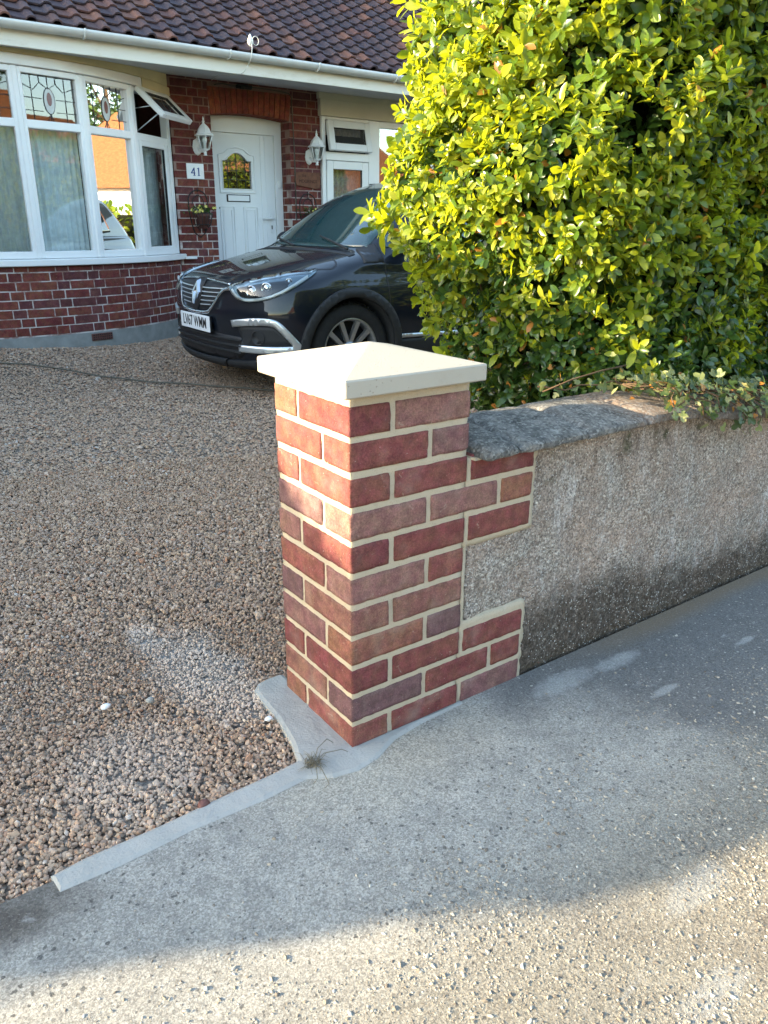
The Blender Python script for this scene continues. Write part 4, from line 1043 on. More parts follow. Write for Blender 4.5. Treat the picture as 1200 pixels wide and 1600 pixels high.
# number plate
o = empty('house_number_plate', (2.592, HY-.004, 1.650)); tag(o, 'white square plate with blue number 41 left of the door', 'house number')
m = MB(); m.box((0, -.006, 0), (.185, .010, .145), None, 0, .003)
for a_ in (-.07, .07): m.lathe([(.004, -.001), (.004, .002)], 8, Matrix.Translation((a_, -.012, 0)) @ Matrix.Rotation(R(90), 4, 'X'), 1)
m.build('plate', [M_['white'], M_['satin']], o)
def digits(m, ox):
    pass
m = MB(); XX = Matrix(((1, 0, 0, 0), (0, 0, 1, -.0135), (0, 1, 0, 0), (0, 0, 0, 1)))
def dpoly(p): m.prism(p, 0, .002, XX)
dpoly([(-.050, -.014), (-.016, .034), (-.009, .034), (-.009, .034-.014), (-.017, .015), (-.036, -.012)]); dpoly([(-.050, -.020), (-.004, -.020), (-.004, -.012), (-.050, -.012)])
dpoly([(-.0195, -.040), (-.0085, -.040), (-.0085, .034), (-.0195, .030)]); dpoly([(-.027, -.041), (-.002, -.041), (-.002, -.036), (-.027, -.036)])
dpoly([(.029, -.038), (.040, -.038), (.040, .035), (.029, .033)]); dpoly([(.021, -.041), (.048, -.041), (.048, -.036), (.021, -.036)]); dpoly([(.019, .020), (.030, .027), (.030, .034), (.019, .026)])
m.build('digits', M_['blue'], o)
# brown name board
def text_mesh(name, s, size, mat, parent, X, bold=0.0, ext=.001, sx=1.0):
    cu = bpy.data.curves.new('tmp', 'FONT'); cu.body = s; cu.size = size; cu.align_x = 'CENTER'; cu.align_y = 'CENTER'; cu.extrude = ext; cu.offset = bold
    ob = bpy.data.objects.new('tmp', cu); COL.objects.link(ob); dg = bpy.context.evaluated_depsgraph_get()
    me = bpy.data.meshes.new_from_object(ob.evaluated_get(dg)); bpy.data.objects.remove(ob); bpy.data.curves.remove(cu)
    me.name = name; me.transform(X @ Matrix.Diagonal((sx, 1, 1, 1))); me.materials.clear(); me.materials.append(mat)
    o = bpy.data.objects.new(name, me); COL.objects.link(o); o.parent = parent; return o
o = empty('name_board', (3.905, HY-.004, 1.612)); tag(o, 'small brown wooden name board with wavy lower edge by the lantern', 'name board')
m = MB(); top = [(-.150, .078), (-.05, .084), (.06, .080), (.150, .084), (.158, .0), (.150, -.078), (.08, -.086), (.0, -.072), (-.08, -.060), (-.14, -.056), (-.156, -.01)]
m.prism(top, -.001, .016, Matrix(((1, 0, 0, 0), (0, 0, -1, 0), (0, 1, 0, 0), (0, 0, 0, 1)))); m.build('board', M_['sign'], o)
XT = Matrix.Translation((0, -.0165, 0)) @ Matrix.Rotation(R(90), 4, 'X')
text_mesh('lettering', 'THE', .036, M_['signd'], o, XT @ Matrix.Translation((-.05, .042, 0)))
text_mesh('lettering', 'MOORINGS', .048, M_['signd'], o, XT @ Matrix.Translation((.0, -.012, 0)), sx=.92)
# wire wall planters with pots
def planter(x, z, label, potlabel, flowers, first=None):
    o = empty('wall_planter'); m = MB()
    m.tube([(.105*math.cos(a_), -.006, .11+.11*math.sin(a_)) for a_ in np.linspace(math.pi*1.02, -.02*math.pi, 16)]+[(.105, -.006, .02), (.085, -.008, -.10), (.06, -.008, -.19), (0, -.008, -.235), (-.06, -.008, -.19), (-.085, -.008, -.10), (-.105, -.006, .02)], .0055, 6, 0, True)
    m.tube([(.065*math.cos(a_), -.006, .08+.09*math.sin(a_)) for a_ in np.linspace(math.pi, 0, 12)], .004, 6)
    for zz_ in (.0, -.11): m.tube([(.105*math.cos(a_)*(1 if zz_ == 0 else .8), -.10+.095*math.sin(a_)*(1 if zz_ == 0 else .8)+(0 if zz_ == 0 else .012), zz_) for a_ in np.linspace(0, 2*math.pi, 20)[:-1]], .004, 6, 0, True)
    for k in range(9):
        a_ = math.pi*1.0+math.pi*k/8; m.tube([(.105*math.cos(a_), -.10+.095*math.sin(a_), .0), (.085*math.cos(a_), -.09+.076*math.sin(a_), -.11), (.03*math.cos(a_), -.06+.03*math.sin(a_), -.17)], .003, 5)
    m.tube([(0, -.006, .2), (0, -.006, .235), (.01, -.006, .245)], .004, 5); m.tube([(-.02, -.008, .155), (0, -.008, .19), (.02, -.008, .155)], .003, 5)
    m.build('wire_frame', M_['iron'], o); o.location = (x, HY, z); tag(o, label, 'planter', 'wire wall planters beside the door')
    p = empty('flower_pot', (x, HY-.10, z-.105)); m = MB(); m.lathe([(.045, -.045), (.062, .07), (.072, .075), (.072, .10), (.060, .10), (.056, .085)], 16); m.build('pot', M_['terra'], p)
    tag(p, potlabel, 'flower pot', 'flower pots in the wall planters')
    n = 130; pos = np.stack([rg.normal(size=n)*.055, rg.normal(size=n)*.035, .10+rg.uniform(0, .07, n)], 1)
    lv = np.array([[0, 0, 0], [.4, .5, .05], [0, 1, 0], [-.4, .5, .05]]); V, F = instance_np([(lv, [np.array([[0, 1, 2, 3]])])], pos, rand_rot(n), np.full((n, 3), .028), np.zeros(n, int))
    mesh_np('foliage', V, F, M_['dleaf'], p)
    for k in range(flowers):
        m = MB()
        c = Vector((rg.normal()*.065, -.03+rg.normal()*.03, .135+rg.uniform(-.03, .045))); r_ = rg.uniform(.009, .015)
        for q_ in range(5):
            a_ = q_*1.2566+k; d = Vector((math.cos(a_), -.5, math.sin(a_))); e_ = Vector((-math.sin(a_), 0, math.cos(a_)))
            m.add([c, c+d*r_*.6+e_*r_*.5, c+d*r_*1.3, c+d*r_*.6-e_*r_*.5], [(0, 1, 2, 3)])
        m.build('flower', M_['flower'], p)
planter(2.600, 1.255, 'black wire wall planter below the number plate', 'brown pot of yellow flowers below the number plate', 15)
planter(3.905, 1.255, 'black wire wall planter below the brown name board', 'leafy pot below the brown name board, part hidden by the car', 2)
# outdoor sensor light under the soffit + cable + hook on the gutter
m = MB(); m.box((3.175, HY-.03, 2.460), (.17, .05, .035), None, 0, .008); m.box((3.14, HY-.055, 2.45), (.05, .03, .03), None, 0, .006)
tag(m.build('sensor_light', M_['black']), 'small dark sensor light above the brick arch', 'sensor light')
m = MB(); m.tube([(2.86, HY-.006, 2.455), (2.95, HY-.007, 2.472), (3.05, HY-.007, 2.46), (3.30, HY-.007, 2.468), (3.55, HY-.008, 2.463), (3.70, HY-.008, 2.452), (3.733, HY-.009, 2.42), (3.735, HY-.009, 2.30), (3.75, HY-.009, 1.9), (3.752, HY-.009, 1.2)], .0055, 6)
tag(m.build('wall_cable', M_['cable']), 'thin brown cable running over the arch and down the brickwork', 'cable')
m = MB(); gx, gyy = 2.73, EY-.075
m.tube([(gx, gyy, 2.47), (gx+.01, gyy-.05, 2.52), (gx+.02, gyy-.055, 2.60), (gx+.015, gyy-.03, 2.70)], .004, 6); m.lathe([(.004, 0), (.022, .02), (.026, .05), (.012, .085), (.003, .10)], 10, Matrix.Translation((gx+.018, gyy-.03, 2.61)))
m.tube([(gx+.075+.03*math.cos(a_), gyy-.02, 2.665+.035*math.sin(a_)) for a_ in np.linspace(0, 2*math.pi, 16)[:-1]], .003, 5, 0, True)
m.tube([(gx, gyy-.0, 2.47), (gx-.03, gyy+.02, 2.42), (gx-.04, gyy+.10, 2.405), (gx-.10, gyy+.4, 2.44), (gx+.1, HY-.02, 2.49)], .0035, 6)
tag(m.build('aerial_fitting', M_['fascia']), 'small pale cable clamp with wire ring hooked over the gutter', 'cable fitting')
# cable on the drive
m = MB(); cp = [(-.6, 5.66), (-.1, 5.50), (.266, 5.39), (.605, 5.20), (.96, 4.78), (1.386, 4.299), (1.767, 3.786), (2.2, 3.3), (2.7, 2.9)]
pp = []
for i in range(len(cp)-1):
    p0 = Vector(cp[max(i-1, 0)]); p1 = Vector(cp[i]); p2 = Vector(cp[i+1]); p3 = Vector(cp[min(i+2, len(cp)-1)])
    for t_ in np.linspace(0, 1, 9)[:-1]:
        q_ = .5*((2*p1)+(-p0+p2)*t_+(2*p0-5*p1+4*p2-p3)*t_*t_+(-p0+3*p1-3*p2+p3)*t_**3); pp.append((q_.x, q_.y, float(bank(q_.x, q_.y))+.013+.002*math.sin(len(pp))))
m.tube(pp, .0062, 6); tag(m.build('drive_cable', M_['cable']), 'thin dark cable lying across the gravel drive towards the car', 'cable')

# ------------------------------------------------------------------ hedge
HC = dict(x0=1.375, rx=.50, y=.72, ry=.56, z=1.40, rz=.97)
def hedgeF(P):
    x, y, z = P[:, 0], P[:, 1], P[:, 2]
    x0 = HC['x0']+.36*np.maximum(0, 1.27-z)+.35*np.maximum(0, z-1.55)**1.5
    dx = np.where(x < x0, (x0-x)/HC['rx'], 0)+np.where(x > 7.6, (x-7.6)/.6, 0)
    wob = .05*np.sin(5*x+3*z)+.04*np.sin(9*z-4*x+y)+.035*np.sin(13*x+7*z)+.03*np.sin(17*z+11*y)+.02*np.sin(29*x-23*z)
    dz = (z-HC['z'])/HC['rz']
    return (np.abs(dx)**2.5+np.abs((y-HC['y'])/HC['ry'])**2.5+np.abs(np.where(dz < 0, dz*.86, dz))**3.0)**(1/2.8)-wob
def hgrad(P, e=.02):
    g = np.stack([hedgeF(P+np.eye(3)[i]*e)-hedgeF(P-np.eye(3)[i]*e) for i in range(3)], 1)
    return g/np.maximum(np.linalg.norm(g, axis=1)[:, None], 1e-6)
def leaf_tmpl(L_, W_, fold=.25, droop=.2):
    v = []
    for t_, w_ in ((0, .05), (.28, .8), (.62, 1.0), (.88, .55), (1, 0)):
        y = t_*L_; zc = -droop*L_*t_*t_
        v += [(-w_*W_/2, y, zc+fold*w_*W_/2), (0, y, zc), (w_*W_/2, y, zc+fold*w_*W_/2)]
    q_ = []
    for i in range(3):
        a_ = i*3; q_ += [(a_, a_+1, a_+4, a_+3), (a_+1, a_+2, a_+5, a_+4)]
    return np.array(v), [np.array(q_), np.array([(9, 10, 13), (10, 11, 13)])]
def sprig(nl, L_, W_, stem, spread=(35, 75)):
    """a shoot along +Z with opposite leaves"""
    V = []; Q = []; T = []; off = 0
    for i in range(nl):
        f = i/max(1, nl-1); h = stem*(.15+.85*f); az = i*2.4+rnd.uniform(-.4, .4)
        el = R(spread[1]+(spread[0]-spread[1])*f+rnd.uniform(-12, 12)); l_ = L_*(1.0-.35*f*f)*rnd.uniform(.8, 1.12)
        v, (q_, t_) = leaf_tmpl(l_, W_*l_/L_*rnd.uniform(.9, 1.1), rnd.uniform(.1, .5), rnd.uniform(-.05, .35))
        # leaf along +Y -> tilt by el from +Z
        roll = rnd.uniform(-.5, .5); ca, sa = math.cos(roll), math.sin(roll)
        v = np.stack([v[:, 0]*ca+v[:, 2]*sa, v[:, 1], -v[:, 0]*sa+v[:, 2]*ca], 1)
        t2 = math.pi/2-el; v = np.stack([v[:, 0], v[:, 1]*math.cos(t2)-v[:, 2]*math.sin(t2), v[:, 1]*math.sin(t2)+v[:, 2]*math.cos(t2)], 1)
        c, s_ = math.cos(az), math.sin(az); v = np.stack([v[:, 0]*c-v[:, 1]*s_, v[:, 0]*s_+v[:, 1]*c, v[:, 2]+h], 1)
        V.append(v); Q.append(q_+off); T.append(t_+off); off += len(v)
    return np.concatenate(V), [np.concatenate(Q), np.concatenate(T)]
def shell(n, bb, f0, f1, keep=None):
    out = []
    while sum(map(len, out)) < n:
        P = rg.uniform(bb[0], bb[1], (200000, 3)); F = hedgeF(P); k = (F > f0) & (F < f1)
        if keep is not None: k &= keep(P)
        out.append(P[k])
    return np.concatenate(out)[:n]
hedge = empty('hedge', (2.6, .7, 0)); tag(hedge, 'big rounded evergreen hedge with glossy yellow green leaves behind the low wall', 'hedge')
ho = np.array([2.6, .7, 0])
tm = [sprig(rnd.choice([5, 6, 7, 8]), rnd.choice([.036, .042, .048]), .0215, .034) for _ in range(14)]
def put_sprigs(name, n, bb, f0, f1, sc0, keep=None, tmpls=tm, upb=.55):
    P = shell(n, bb, f0, f1, keep); N = hgrad(P)
    d = N*1.0+np.array([0, 0, upb])+rg.normal(size=P.shape)*.42
    rot = frame_rot(d, rg.uniform(0, 6.28, len(P))); s_ = sc0*np.exp(rg.normal(size=len(P))*.16)
    return instance_np(tmpls, P-ho, rot, np.repeat(s_[:, None], 3, 1), rg.integers(0, len(tmpls), len(P)))
near = lambda P: (P[:, 1] < 1.0) & (P[:, 0] < 2.5)
front = lambda P: (P[:, 1] < .95) & (P[:, 0] >= 2.5)
back = lambda P: (P[:, 1] >= .9)
def gaps(P):      # thin places where the inside shows
    g_ = np.sin(6.1*P[:, 0]+2.3*P[:, 2]+1)*np.sin(7.7*P[:, 2]-3.1*P[:, 0])+.5*np.sin(17*P[:, 0]+5)*np.sin(15*P[:, 2])
    return (g_ > -.95) | (rg.uniform(size=len(P)) < .35)
low = lambda P: rg.uniform(size=len(P)) > np.clip((P[:, 2]-.55)/.55, 0, 1)*.92       # more dark leaves towards the foot, shade put into their colour
V1, F1 = put_sprigs('a', 5600, ((.5, .05, .35), (2.5, 1.0, 2.5)), .925, 1.04, .95, lambda P: gaps(P) & ~(low(P) & (P[:, 2] < 1.05)))
V2, F2 = put_sprigs('b', 3300, ((2.5, .05, .4), (8.2, 1.0, 2.5)), .90, 1.04, 1.3)
V3, F3 = put_sprigs('c', 4600, ((.4, 1.0, .35), (8.2, 1.4, 2.5)), .88, 1.04, 1.3)
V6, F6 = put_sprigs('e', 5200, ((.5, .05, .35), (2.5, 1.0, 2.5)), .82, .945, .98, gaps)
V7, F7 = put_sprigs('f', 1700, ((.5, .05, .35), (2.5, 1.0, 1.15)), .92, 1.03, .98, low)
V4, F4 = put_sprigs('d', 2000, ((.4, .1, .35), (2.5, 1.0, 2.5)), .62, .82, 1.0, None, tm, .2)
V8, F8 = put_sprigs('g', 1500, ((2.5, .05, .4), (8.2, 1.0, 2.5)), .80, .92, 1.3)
P = shell(120, ((.5, .05, .5), (2.5, 1.0, 2.5)), .98, 1.03); d = hgrad(P)*.7+np.array([0, 0, .9])+rg.normal(size=P.shape)*.3
V5, F5 = instance_np([sprig(8, .040, .019, .06, (25, 70)) for _ in range(4)], P-ho, frame_rot(d, rg.uniform(0, 6, len(P))), np.full((len(P), 3), .95), rg.integers(0, 4, len(P)))
for nm, mt, grp in (('young_foliage', M_['leaf'], ((V1, F1), (V2, F2), (V3, F3), (V5, F5))), ('old_shaded_foliage', M_['shadeleaf'], ((V4, F4), (V6, F6), (V7, F7), (V8, F8)))):
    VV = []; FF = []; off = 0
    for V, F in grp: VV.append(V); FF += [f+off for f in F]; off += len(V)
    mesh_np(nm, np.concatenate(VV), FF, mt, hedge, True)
# woody inside: a dense dark mass of twigs, and branches
def levelset(fv, nu=60, nv=30):
    vs = []; 
    c0 = np.array([1.6, .72, 1.3])
    m = MB()
    for j in range(nv+1):
        ph = -math.pi/2+math.pi*j/nv
        for i in range(nu):
            th = 2*math.pi*i/nu; d = np.array([math.cos(ph)*math.cos(th), math.cos(ph)*math.sin(th), math.sin(ph)])
            if d[0] > 0: d = d*np.array([9, 1, 1]); 
            lo, hi = 0., 3.
            for _ in range(22):
                mid = (lo+hi)/2
                if hedgeF((c0+d*mid)[None])[0] < fv: lo = mid
                else: hi = mid
            vs.append(c0+d*lo-ho)
    fs = [(j*nu+i, j*nu+(i+1) % nu, (j+1)*nu+(i+1) % nu, (j+1)*nu+i) for j in range(nv) for i in range(nu)]
    m.add(vs, fs, 0, True); return m
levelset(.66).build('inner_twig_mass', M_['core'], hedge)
m = MB()
for i in range(150):
    P0 = Vector((rnd.uniform(1.3, 3), rnd.uniform(.5, .9), rnd.uniform(.3, 1.4))); d = Vector((rnd.uniform(-1, .4), rnd.uniform(-1.2, .2), rnd.uniform(-.1, 1))).normalized()
    L_ = rnd.uniform(.35, .75); pts = [P0+d*L_*t_+Vector((rnd.uniform(-.02, .02), rnd.uniform(-.02, .02), .06*t_*t_)) for t_ in np.linspace(0, 1, 6)]
    F = hedgeF(np.array([p[:] for p in pts])); pts = [p for p, f in zip(pts, F) if f < .97]
    if len(pts) > 2: m.tube([p-Vector(ho) for p in pts], [.006-.0045*i_/(len(pts)) for i_ in range(len(pts))], 5)
for x in (1.75, 2.4, 3.3, 4.2, 5.4):
    for k in range(3): m.tube([Vector((x+k*.04, .7, -.02))-Vector(ho), Vector((x+rnd.uniform(-.2, .2), .7+rnd.uniform(-.1, .1), .6))-Vector(ho), Vector((x+rnd.uniform(-.4, .4), .7+rnd.uniform(-.2, .2), 1.5))-Vector(ho)], [.025, .018, .006], 7)
m.build('branches', M_['twig'], hedge)

# ivy trailing over the coping
ivy = empty('ivy', (1.3, .1, .72)); tag(ivy, 'ivy trailing from the hedge foot over the wall coping', 'ivy')
io = Vector((1.3, .1, .72))
m = MB(); lp = []; ln = []
def surf_y(z): return -.05 if z < .69 else None
def vine(x0, y0, dirx, dy, n, down):
    p = Vector((x0, y0, .735)); pts = []; 
    for i in range(n):
        pts.append(p.copy()); lp.append(p.copy()); ln.append(Vector((0, -.6, .8)) if p.y > -.04 else Vector((0, -1, .25)))
        p = p+Vector((dirx+rnd.uniform(-.02, .02), dy, 0))
        if p.y < -.052: p.y = -.058+rnd.uniform(-.01, .005); p.z -= down*rnd.uniform(.4, 1.2)
        else: p.z = .722-.18*max(0, -p.y)+rnd.uniform(.0, .02)
    if len(pts) > 1: m.tube([q_-io for q_ in pts], .0022, 5)
for i in range(75):
    vine(.97+1.9*rnd.random()**1.2, rnd.uniform(.05, .2), rnd.uniform(-.03, .035), rnd.uniform(-.035, -.015), rnd.randint(6, 12), rnd.uniform(.004, .022))
vine(1.05, .12, -.045, .012, 8, 0); vine(1.3, .02, .05, -.012, 18, .002); vine(1.0, .06, .05, -.012, 22, .002)
m.tube([Vector(p)-io for p in ((.72, .16, .735), (.80, .13, .765), (.88, .10, .785), (.98, .10, .79))], .0024, 5); lp += [Vector((.74, .14, .76)), Vector((.80, .12, .785)), Vector((.86, .1, .80))]; ln += [Vector((-.3, -.8, .5))]*3
m.v = [(v[0], v[1], v[2]+sag(v[0]+io.x)) for v in m.v]; m.build('stems', M_['twig'], ivy)
iv = np.array([(0, 0, 0), (-.35, .05, .04), (-.62, .38, .0), (-.30, .50, .03), (-.28, .95, .0)[:3], (0, 1.12, -.04), (.28, .95, 0), (.30, .50, .03), (.62, .38, 0), (.35, .05, .04), (0, .45, -.03)])
iv = iv.astype(float); fi = np.array([(10, i, i+1) for i in range(0, 9)]+[(10, 9, 0)])
n = len(lp)*2; P = np.array([lp[i % len(lp)][:] for i in range(n)])+rg.normal(size=(n, 3))*.018; P[:, 1] = np.where(P[:, 2] < .70, np.minimum(P[:, 1], -.052), P[:, 1]); P[:, 2] = np.maximum(P[:, 2], .735-1.5*np.maximum(0, -P[:, 1]-.03)-.3)
Nn = np.array([ln[i % len(ln)][:] for i in range(n)])+rg.normal(size=(n, 3))*.45
rot = frame_rot(Nn, rg.uniform(0, 6.28, n)); s_ = rg.uniform(.012, .030, n)
V, F = instance_np([(iv, [fi])], P-np.array(io[:]), rot, np.repeat(s_[:, None], 3, 1), np.zeros(n, int))
V[:, 2] += np.array([sag(a_+io.x) for a_ in V[:, 0]]); mesh_np('leaves', V, F, M_['ivy'], ivy)
# dry weed at the foot of the pillar
m = MB(); wp = Vector((-.105, .0, .012))
for i in range(46):
    a_ = rnd.uniform(0, 6.28); L_ = rnd.uniform(.012, .042); h = rnd.uniform(.004, .020)
    p0 = wp+Vector((rnd.uniform(-.018, .018), rnd.uniform(-.012, .012), 0)); d = Vector((math.cos(a_), math.sin(a_), 0))
    m.tube([p0, p0+d*L_*.5+Vector((0, 0, h)), p0+d*L_+Vector((0, 0, h*rnd.uniform(.1, .8)))], [.0008, .0007, .0003], 4)
for (dx, dy) in ((.075, .035), (.085, -.012), (-.02, -.085), (-.035, -.06)):
    m.tube([wp, wp+Vector((dx*.3, dy*.5, .022)), wp+Vector((dx*.8, dy*1.1, .018)), wp+Vector((dx, dy, .003))], [.0010, .0010, .0009, .0005], 5)
m.v = [(v[0]-wp.x, v[1]-wp.y, v[2]-wp.z) for v in m.v]
o = m.build('dry_weed', M_['dry']); o.location = wp; tag(o, 'small dried weed tuft at the foot of the brick pillar', 'weed')

# ------------------------------------------------------------------ unseen tall hedge beyond the drive, outline shaped to shade drive and pillar
BX = -4.2; KY = math.tan(AZ)*4.2; KZ = math.tan(EL)/math.cos(AZ)*4.2
prof0 = [(-.46, -1.35), (-.455, -.4), (-.44, .02), (-.43, .20), (-.36, .32), (-.20, .39), (0, .44), (.10, .49), (.20, .53), (.31, .59), (.45, .80), (.60, 1.02), (.75, 1.17), (.95, 1.27), (1.3, 1.36), (1.8, 1.46), (2.6, 1.6), (3.5, 1.9), (4.6, 2.4)]
prof = [(a_+KY, b_+KZ) for a_, b_ in prof0]
nb = empty('shade_hedge', (BX, 3.6, 0)); tag(nb, 'unseen tall hedge shaped to cast shade over the gravel drive', 'hedge')
def ptop(y): return float(np.interp(y, [p[0] for p in prof], [p[1] for p in prof]))
m = MB(); ys = np.linspace(prof[0][0]+.045, prof[-1][0], 90); vs = []
for y in ys:
    zt = ptop(y)-.03
    if y-prof[0][0] < .08: zt = ptop(prof[0][0]+.08)-.06
    vs += [(-.24, y-3.6, -.05), (-.24, y-3.6, zt-.14), (-.06, y-3.6, zt), (.06, y-3.6, zt), (.24, y-3.6, zt-.14), (.24, y-3.6, -.05)]
m.add(vs, [(i*6+j, i*6+(j+1) % 6, i*6+6+(j+1) % 6, i*6+6+j) for i in range(len(ys)-1) for j in range(6)]+[tuple(range(6)), tuple(range(len(vs)-6, len(vs)))[::-1]]); m.build('inner_twig_mass', M_['core'], nb)
n = 15000; P = np.stack([rg.uniform(-.36, .36, n), rg.uniform(prof[0][0]-.0, prof[-1][0], n), rg.uniform(0, 1, n)], 1)
zt = np.interp(P[:, 1], [p[0] for p in prof], [p[1] for p in prof]); P[:, 2] = np.where(rg.uniform(size=n) < .35, zt-.03-.10*(P[:, 0]/.3)**2+rg.normal(size=n)*.014, P[:, 2]*zt)
P[:, 2] = np.minimum(P[:, 2], zt-.10*(P[:, 0]/.3)**2+.012)
P[:, 0] = np.where(np.abs(P[:, 0]) < .2, np.where(P[:, 2] > zt-.1, P[:, 0], np.sign(P[:, 0]+1e-9)*.3), P[:, 0]); P[:, 1] -= 3.6
lt, lf_ = leaf_tmpl(.055, .03); V, F = instance_np([(lt-np.array([0, .027, 0]), lf_)], P, rand_rot(n), np.ones((n, 3)), np.zeros(n, int))
mesh_np('foliage', V, F, M_['dleaf'], nb, True)

# ------------------------------------------------------------------ across the road (seen in the windows)
def far_house(x, y, wd, label, wall):
    o = empty('opposite_house', (x, y, 0)); m = MB()
    m.box((0, -4, 1.3), (wd, 8, 2.6)); m.build('wall', wall, o)
    m = MB(); h = 2.7; e_ = .4
    m.add([(-wd/2-e_, e_, 2.5), (wd/2+e_, e_, 2.5), (wd/2+e_, -8-e_, 2.5), (-wd/2-e_, -8-e_, 2.5), (-wd/2+1.6, -4, 2.5+h+.6), (wd/2-1.6, -4, 2.5+h+.6)], [(0, 1, 5, 4), (2, 3, 4, 5), (1, 2, 5), (3, 0, 4), (0, 3, 2, 1)]); m.build('roof', M_['opproof'], o)
    for wx, ww in ((-wd*.3, 1.8), (wd*.28, 2.0), (wd*.02, 1.0)):
        m = MB(); m.box((wx, .03, 1.5), (ww, .06, 1.2 if ww > 1 else 2.0)); fr_ = m.build('window', M_['white'], o)
        m = MB(); m.box((wx, .065, 1.5), (ww-.16, .02, 1.04 if ww > 1 else 1.7)); m.build('pane', M_['dglass'], fr_)
    tag(o, label, 'house'); return o
far_house(-7, -19, 10, 'cream bungalow with orange roof across the road, leftmost seen from the gate', M_['oppwall'])
far_house(6, -17.5, 11, 'brick bungalow with orange tiled roof straight across the road', M_['oppbrick'])
far_house(20, -18, 11, 'cream bungalow with orange roof across the road, rightmost seen from the gate', M_['oppwall'])
def far_hedge(x0, x1, y, h, label):
    o = empty('front_hedge', ((x0+x1)/2, y, 0)); n = 5000; P = np.stack([rg.uniform(-(x1-x0)/2, (x1-x0)/2, n), rg.uniform(-.35, .35, n), rg.uniform(0, h, n)], 1)
    P[:, 2] += .06*np.sin(P[:, 0]*3)
    m = MB(); m.box((0, 0, h*.45), (x1-x0-.1, .45, h*.9)); m.build('inner_twig_mass', M_['core'], o)
    lt, lf_ = leaf_tmpl(.13, .08); V, F = instance_np([(lt, lf_)], P, rand_rot(n), np.ones((n, 3)), np.zeros(n, int)); mesh_np('foliage', V, F, M_['leaf'], o, True); return tag(o, label, 'hedge')
far_hedge(-13, -3, -11.8, 1.3, 'clipped hedge across the road in front of the leftmost bungalow')
far_hedge(-1, 11, -11.8, 1.5, 'clipped hedge across the road in front of the brick bungalow')
far_hedge(13, 26, -11.8, 1.3, 'clipped hedge across the road in front of the rightmost bungalow')
h_ = far_hedge(-4.2, 4.2, 0, 1.45, 'clipped low hedge along the right side of the garden'); h_.location = (9.6, 2.2, 0); h_.rotation_euler = (0, 0, R(90))
o = far_house(27, -1, 13, 'white bungalow with orange roof down the street to the right', M_['white']); o.rotation_euler = (0, 0, R(100))

# ------------------------------------------------------------------ car
# car space: u back from the nose, v across (negative = the side nearest the road), z up
CU, CV, CZ = 1.425, 4.235, -.004
car = empty('parked_car', (CU+2.0, CV, CZ)); tag(car, 'shiny black compact crossover car parked on the gravel in front of the door', 'car')
lv = [ # z, nose u, half width, tail u, nose corner depth, roundness, tail corner depth
 (.185, .24, .70, 3.80, .50, 2.4, .4), (.20, .10, .82, 3.98, .50, 2.4, .4), (.24, .045, .862, 4.04, .50, 2.4, .4), (.32, .025, .876, 4.07, .50, 2.5, .4), (.42, .030, .886, 4.10, .50, 2.5, .4),
 (.50, .022, .889, 4.11, .50, 2.5, .4), (.58, .018, .889, 4.11, .50, 2.5, .4), (.64, .030, .888, 4.11, .50, 2.5, .4), (.70, .045, .884, 4.10, .50, 2.5, .4), (.745, .060, .878, 4.09, .50, 2.5, .4),
 (.775, .085, .870, 4.08, .52, 2.5, .4), (.805, .135, .862, 4.07, .54, 2.4, .4), (.835, .225, .853, 4.06, .56, 2.4, .4), (.870, .36, .844, 4.05, .56, 2.4, .4), (.905, .52, .834, 4.04, .52, 2.5, .4),
 (.940, .70, .822, 4.02, .44, 2.7, .38), (.972, .87, .806, 4.00, .34, 3.0, .36), (.995, .945, .790, 3.98, .30, 3.2, .36), (1.03, .99, .778, 3.96, .30, 3.4, .36), (1.10, 1.085, .757, 3.91, .30, 3.6, .36),
 (1.18, 1.20, .728, 3.85, .30, 3.6, .36), (1.26, 1.32, .699, 3.78, .30, 3.6, .36), (1.34, 1.455, .668, 3.70, .30, 3.6, .36), (1.41, 1.60, .637, 3.61, .32, 3.4, .36), (1.46, 1.74, .605, 3.52, .36, 3.2, .4),
 (1.50, 1.90, .560, 3.42, .42, 3.0, .42), (1.53, 2.08, .49, 3.28, .46, 2.8, .44), (1.55, 2.27, .38, 3.10, .42, 2.5, .42), (1.56, 2.42, .22, 2.95, .30, 2.2, .3), (1.563, 2.52, .10, 2.85, .14, 2.0, .14)]
A = np.array(lv); tt = np.arange(len(A)); 
def pchip(t_):
    i = min(int(t_), len(A)-2); f = t_-i
    def sl(k):
        if k <= 0: return A[1]-A[0]
        if k >= len(A)-1: return A[-1]-A[-2]
        d0 = A[k]-A[k-1]; d1 = A[k+1]-A[k]; return np.where(d0*d1 > 0, 2*d0*d1/(d0+d1+1e-12), 0)
    h00 = 2*f**3-3*f**2+1; h10 = f**3-2*f**2+f; h01 = -2*f**3+3*f**2; h11 = f**3-f**2
    return h00*A[i]+h10*sl(i)+h01*A[i+1]+h11*sl(i+1)
WU, WZ, WR = .80, .318, .325                     # front wheel centre and radius
SUB = 3; loops = []
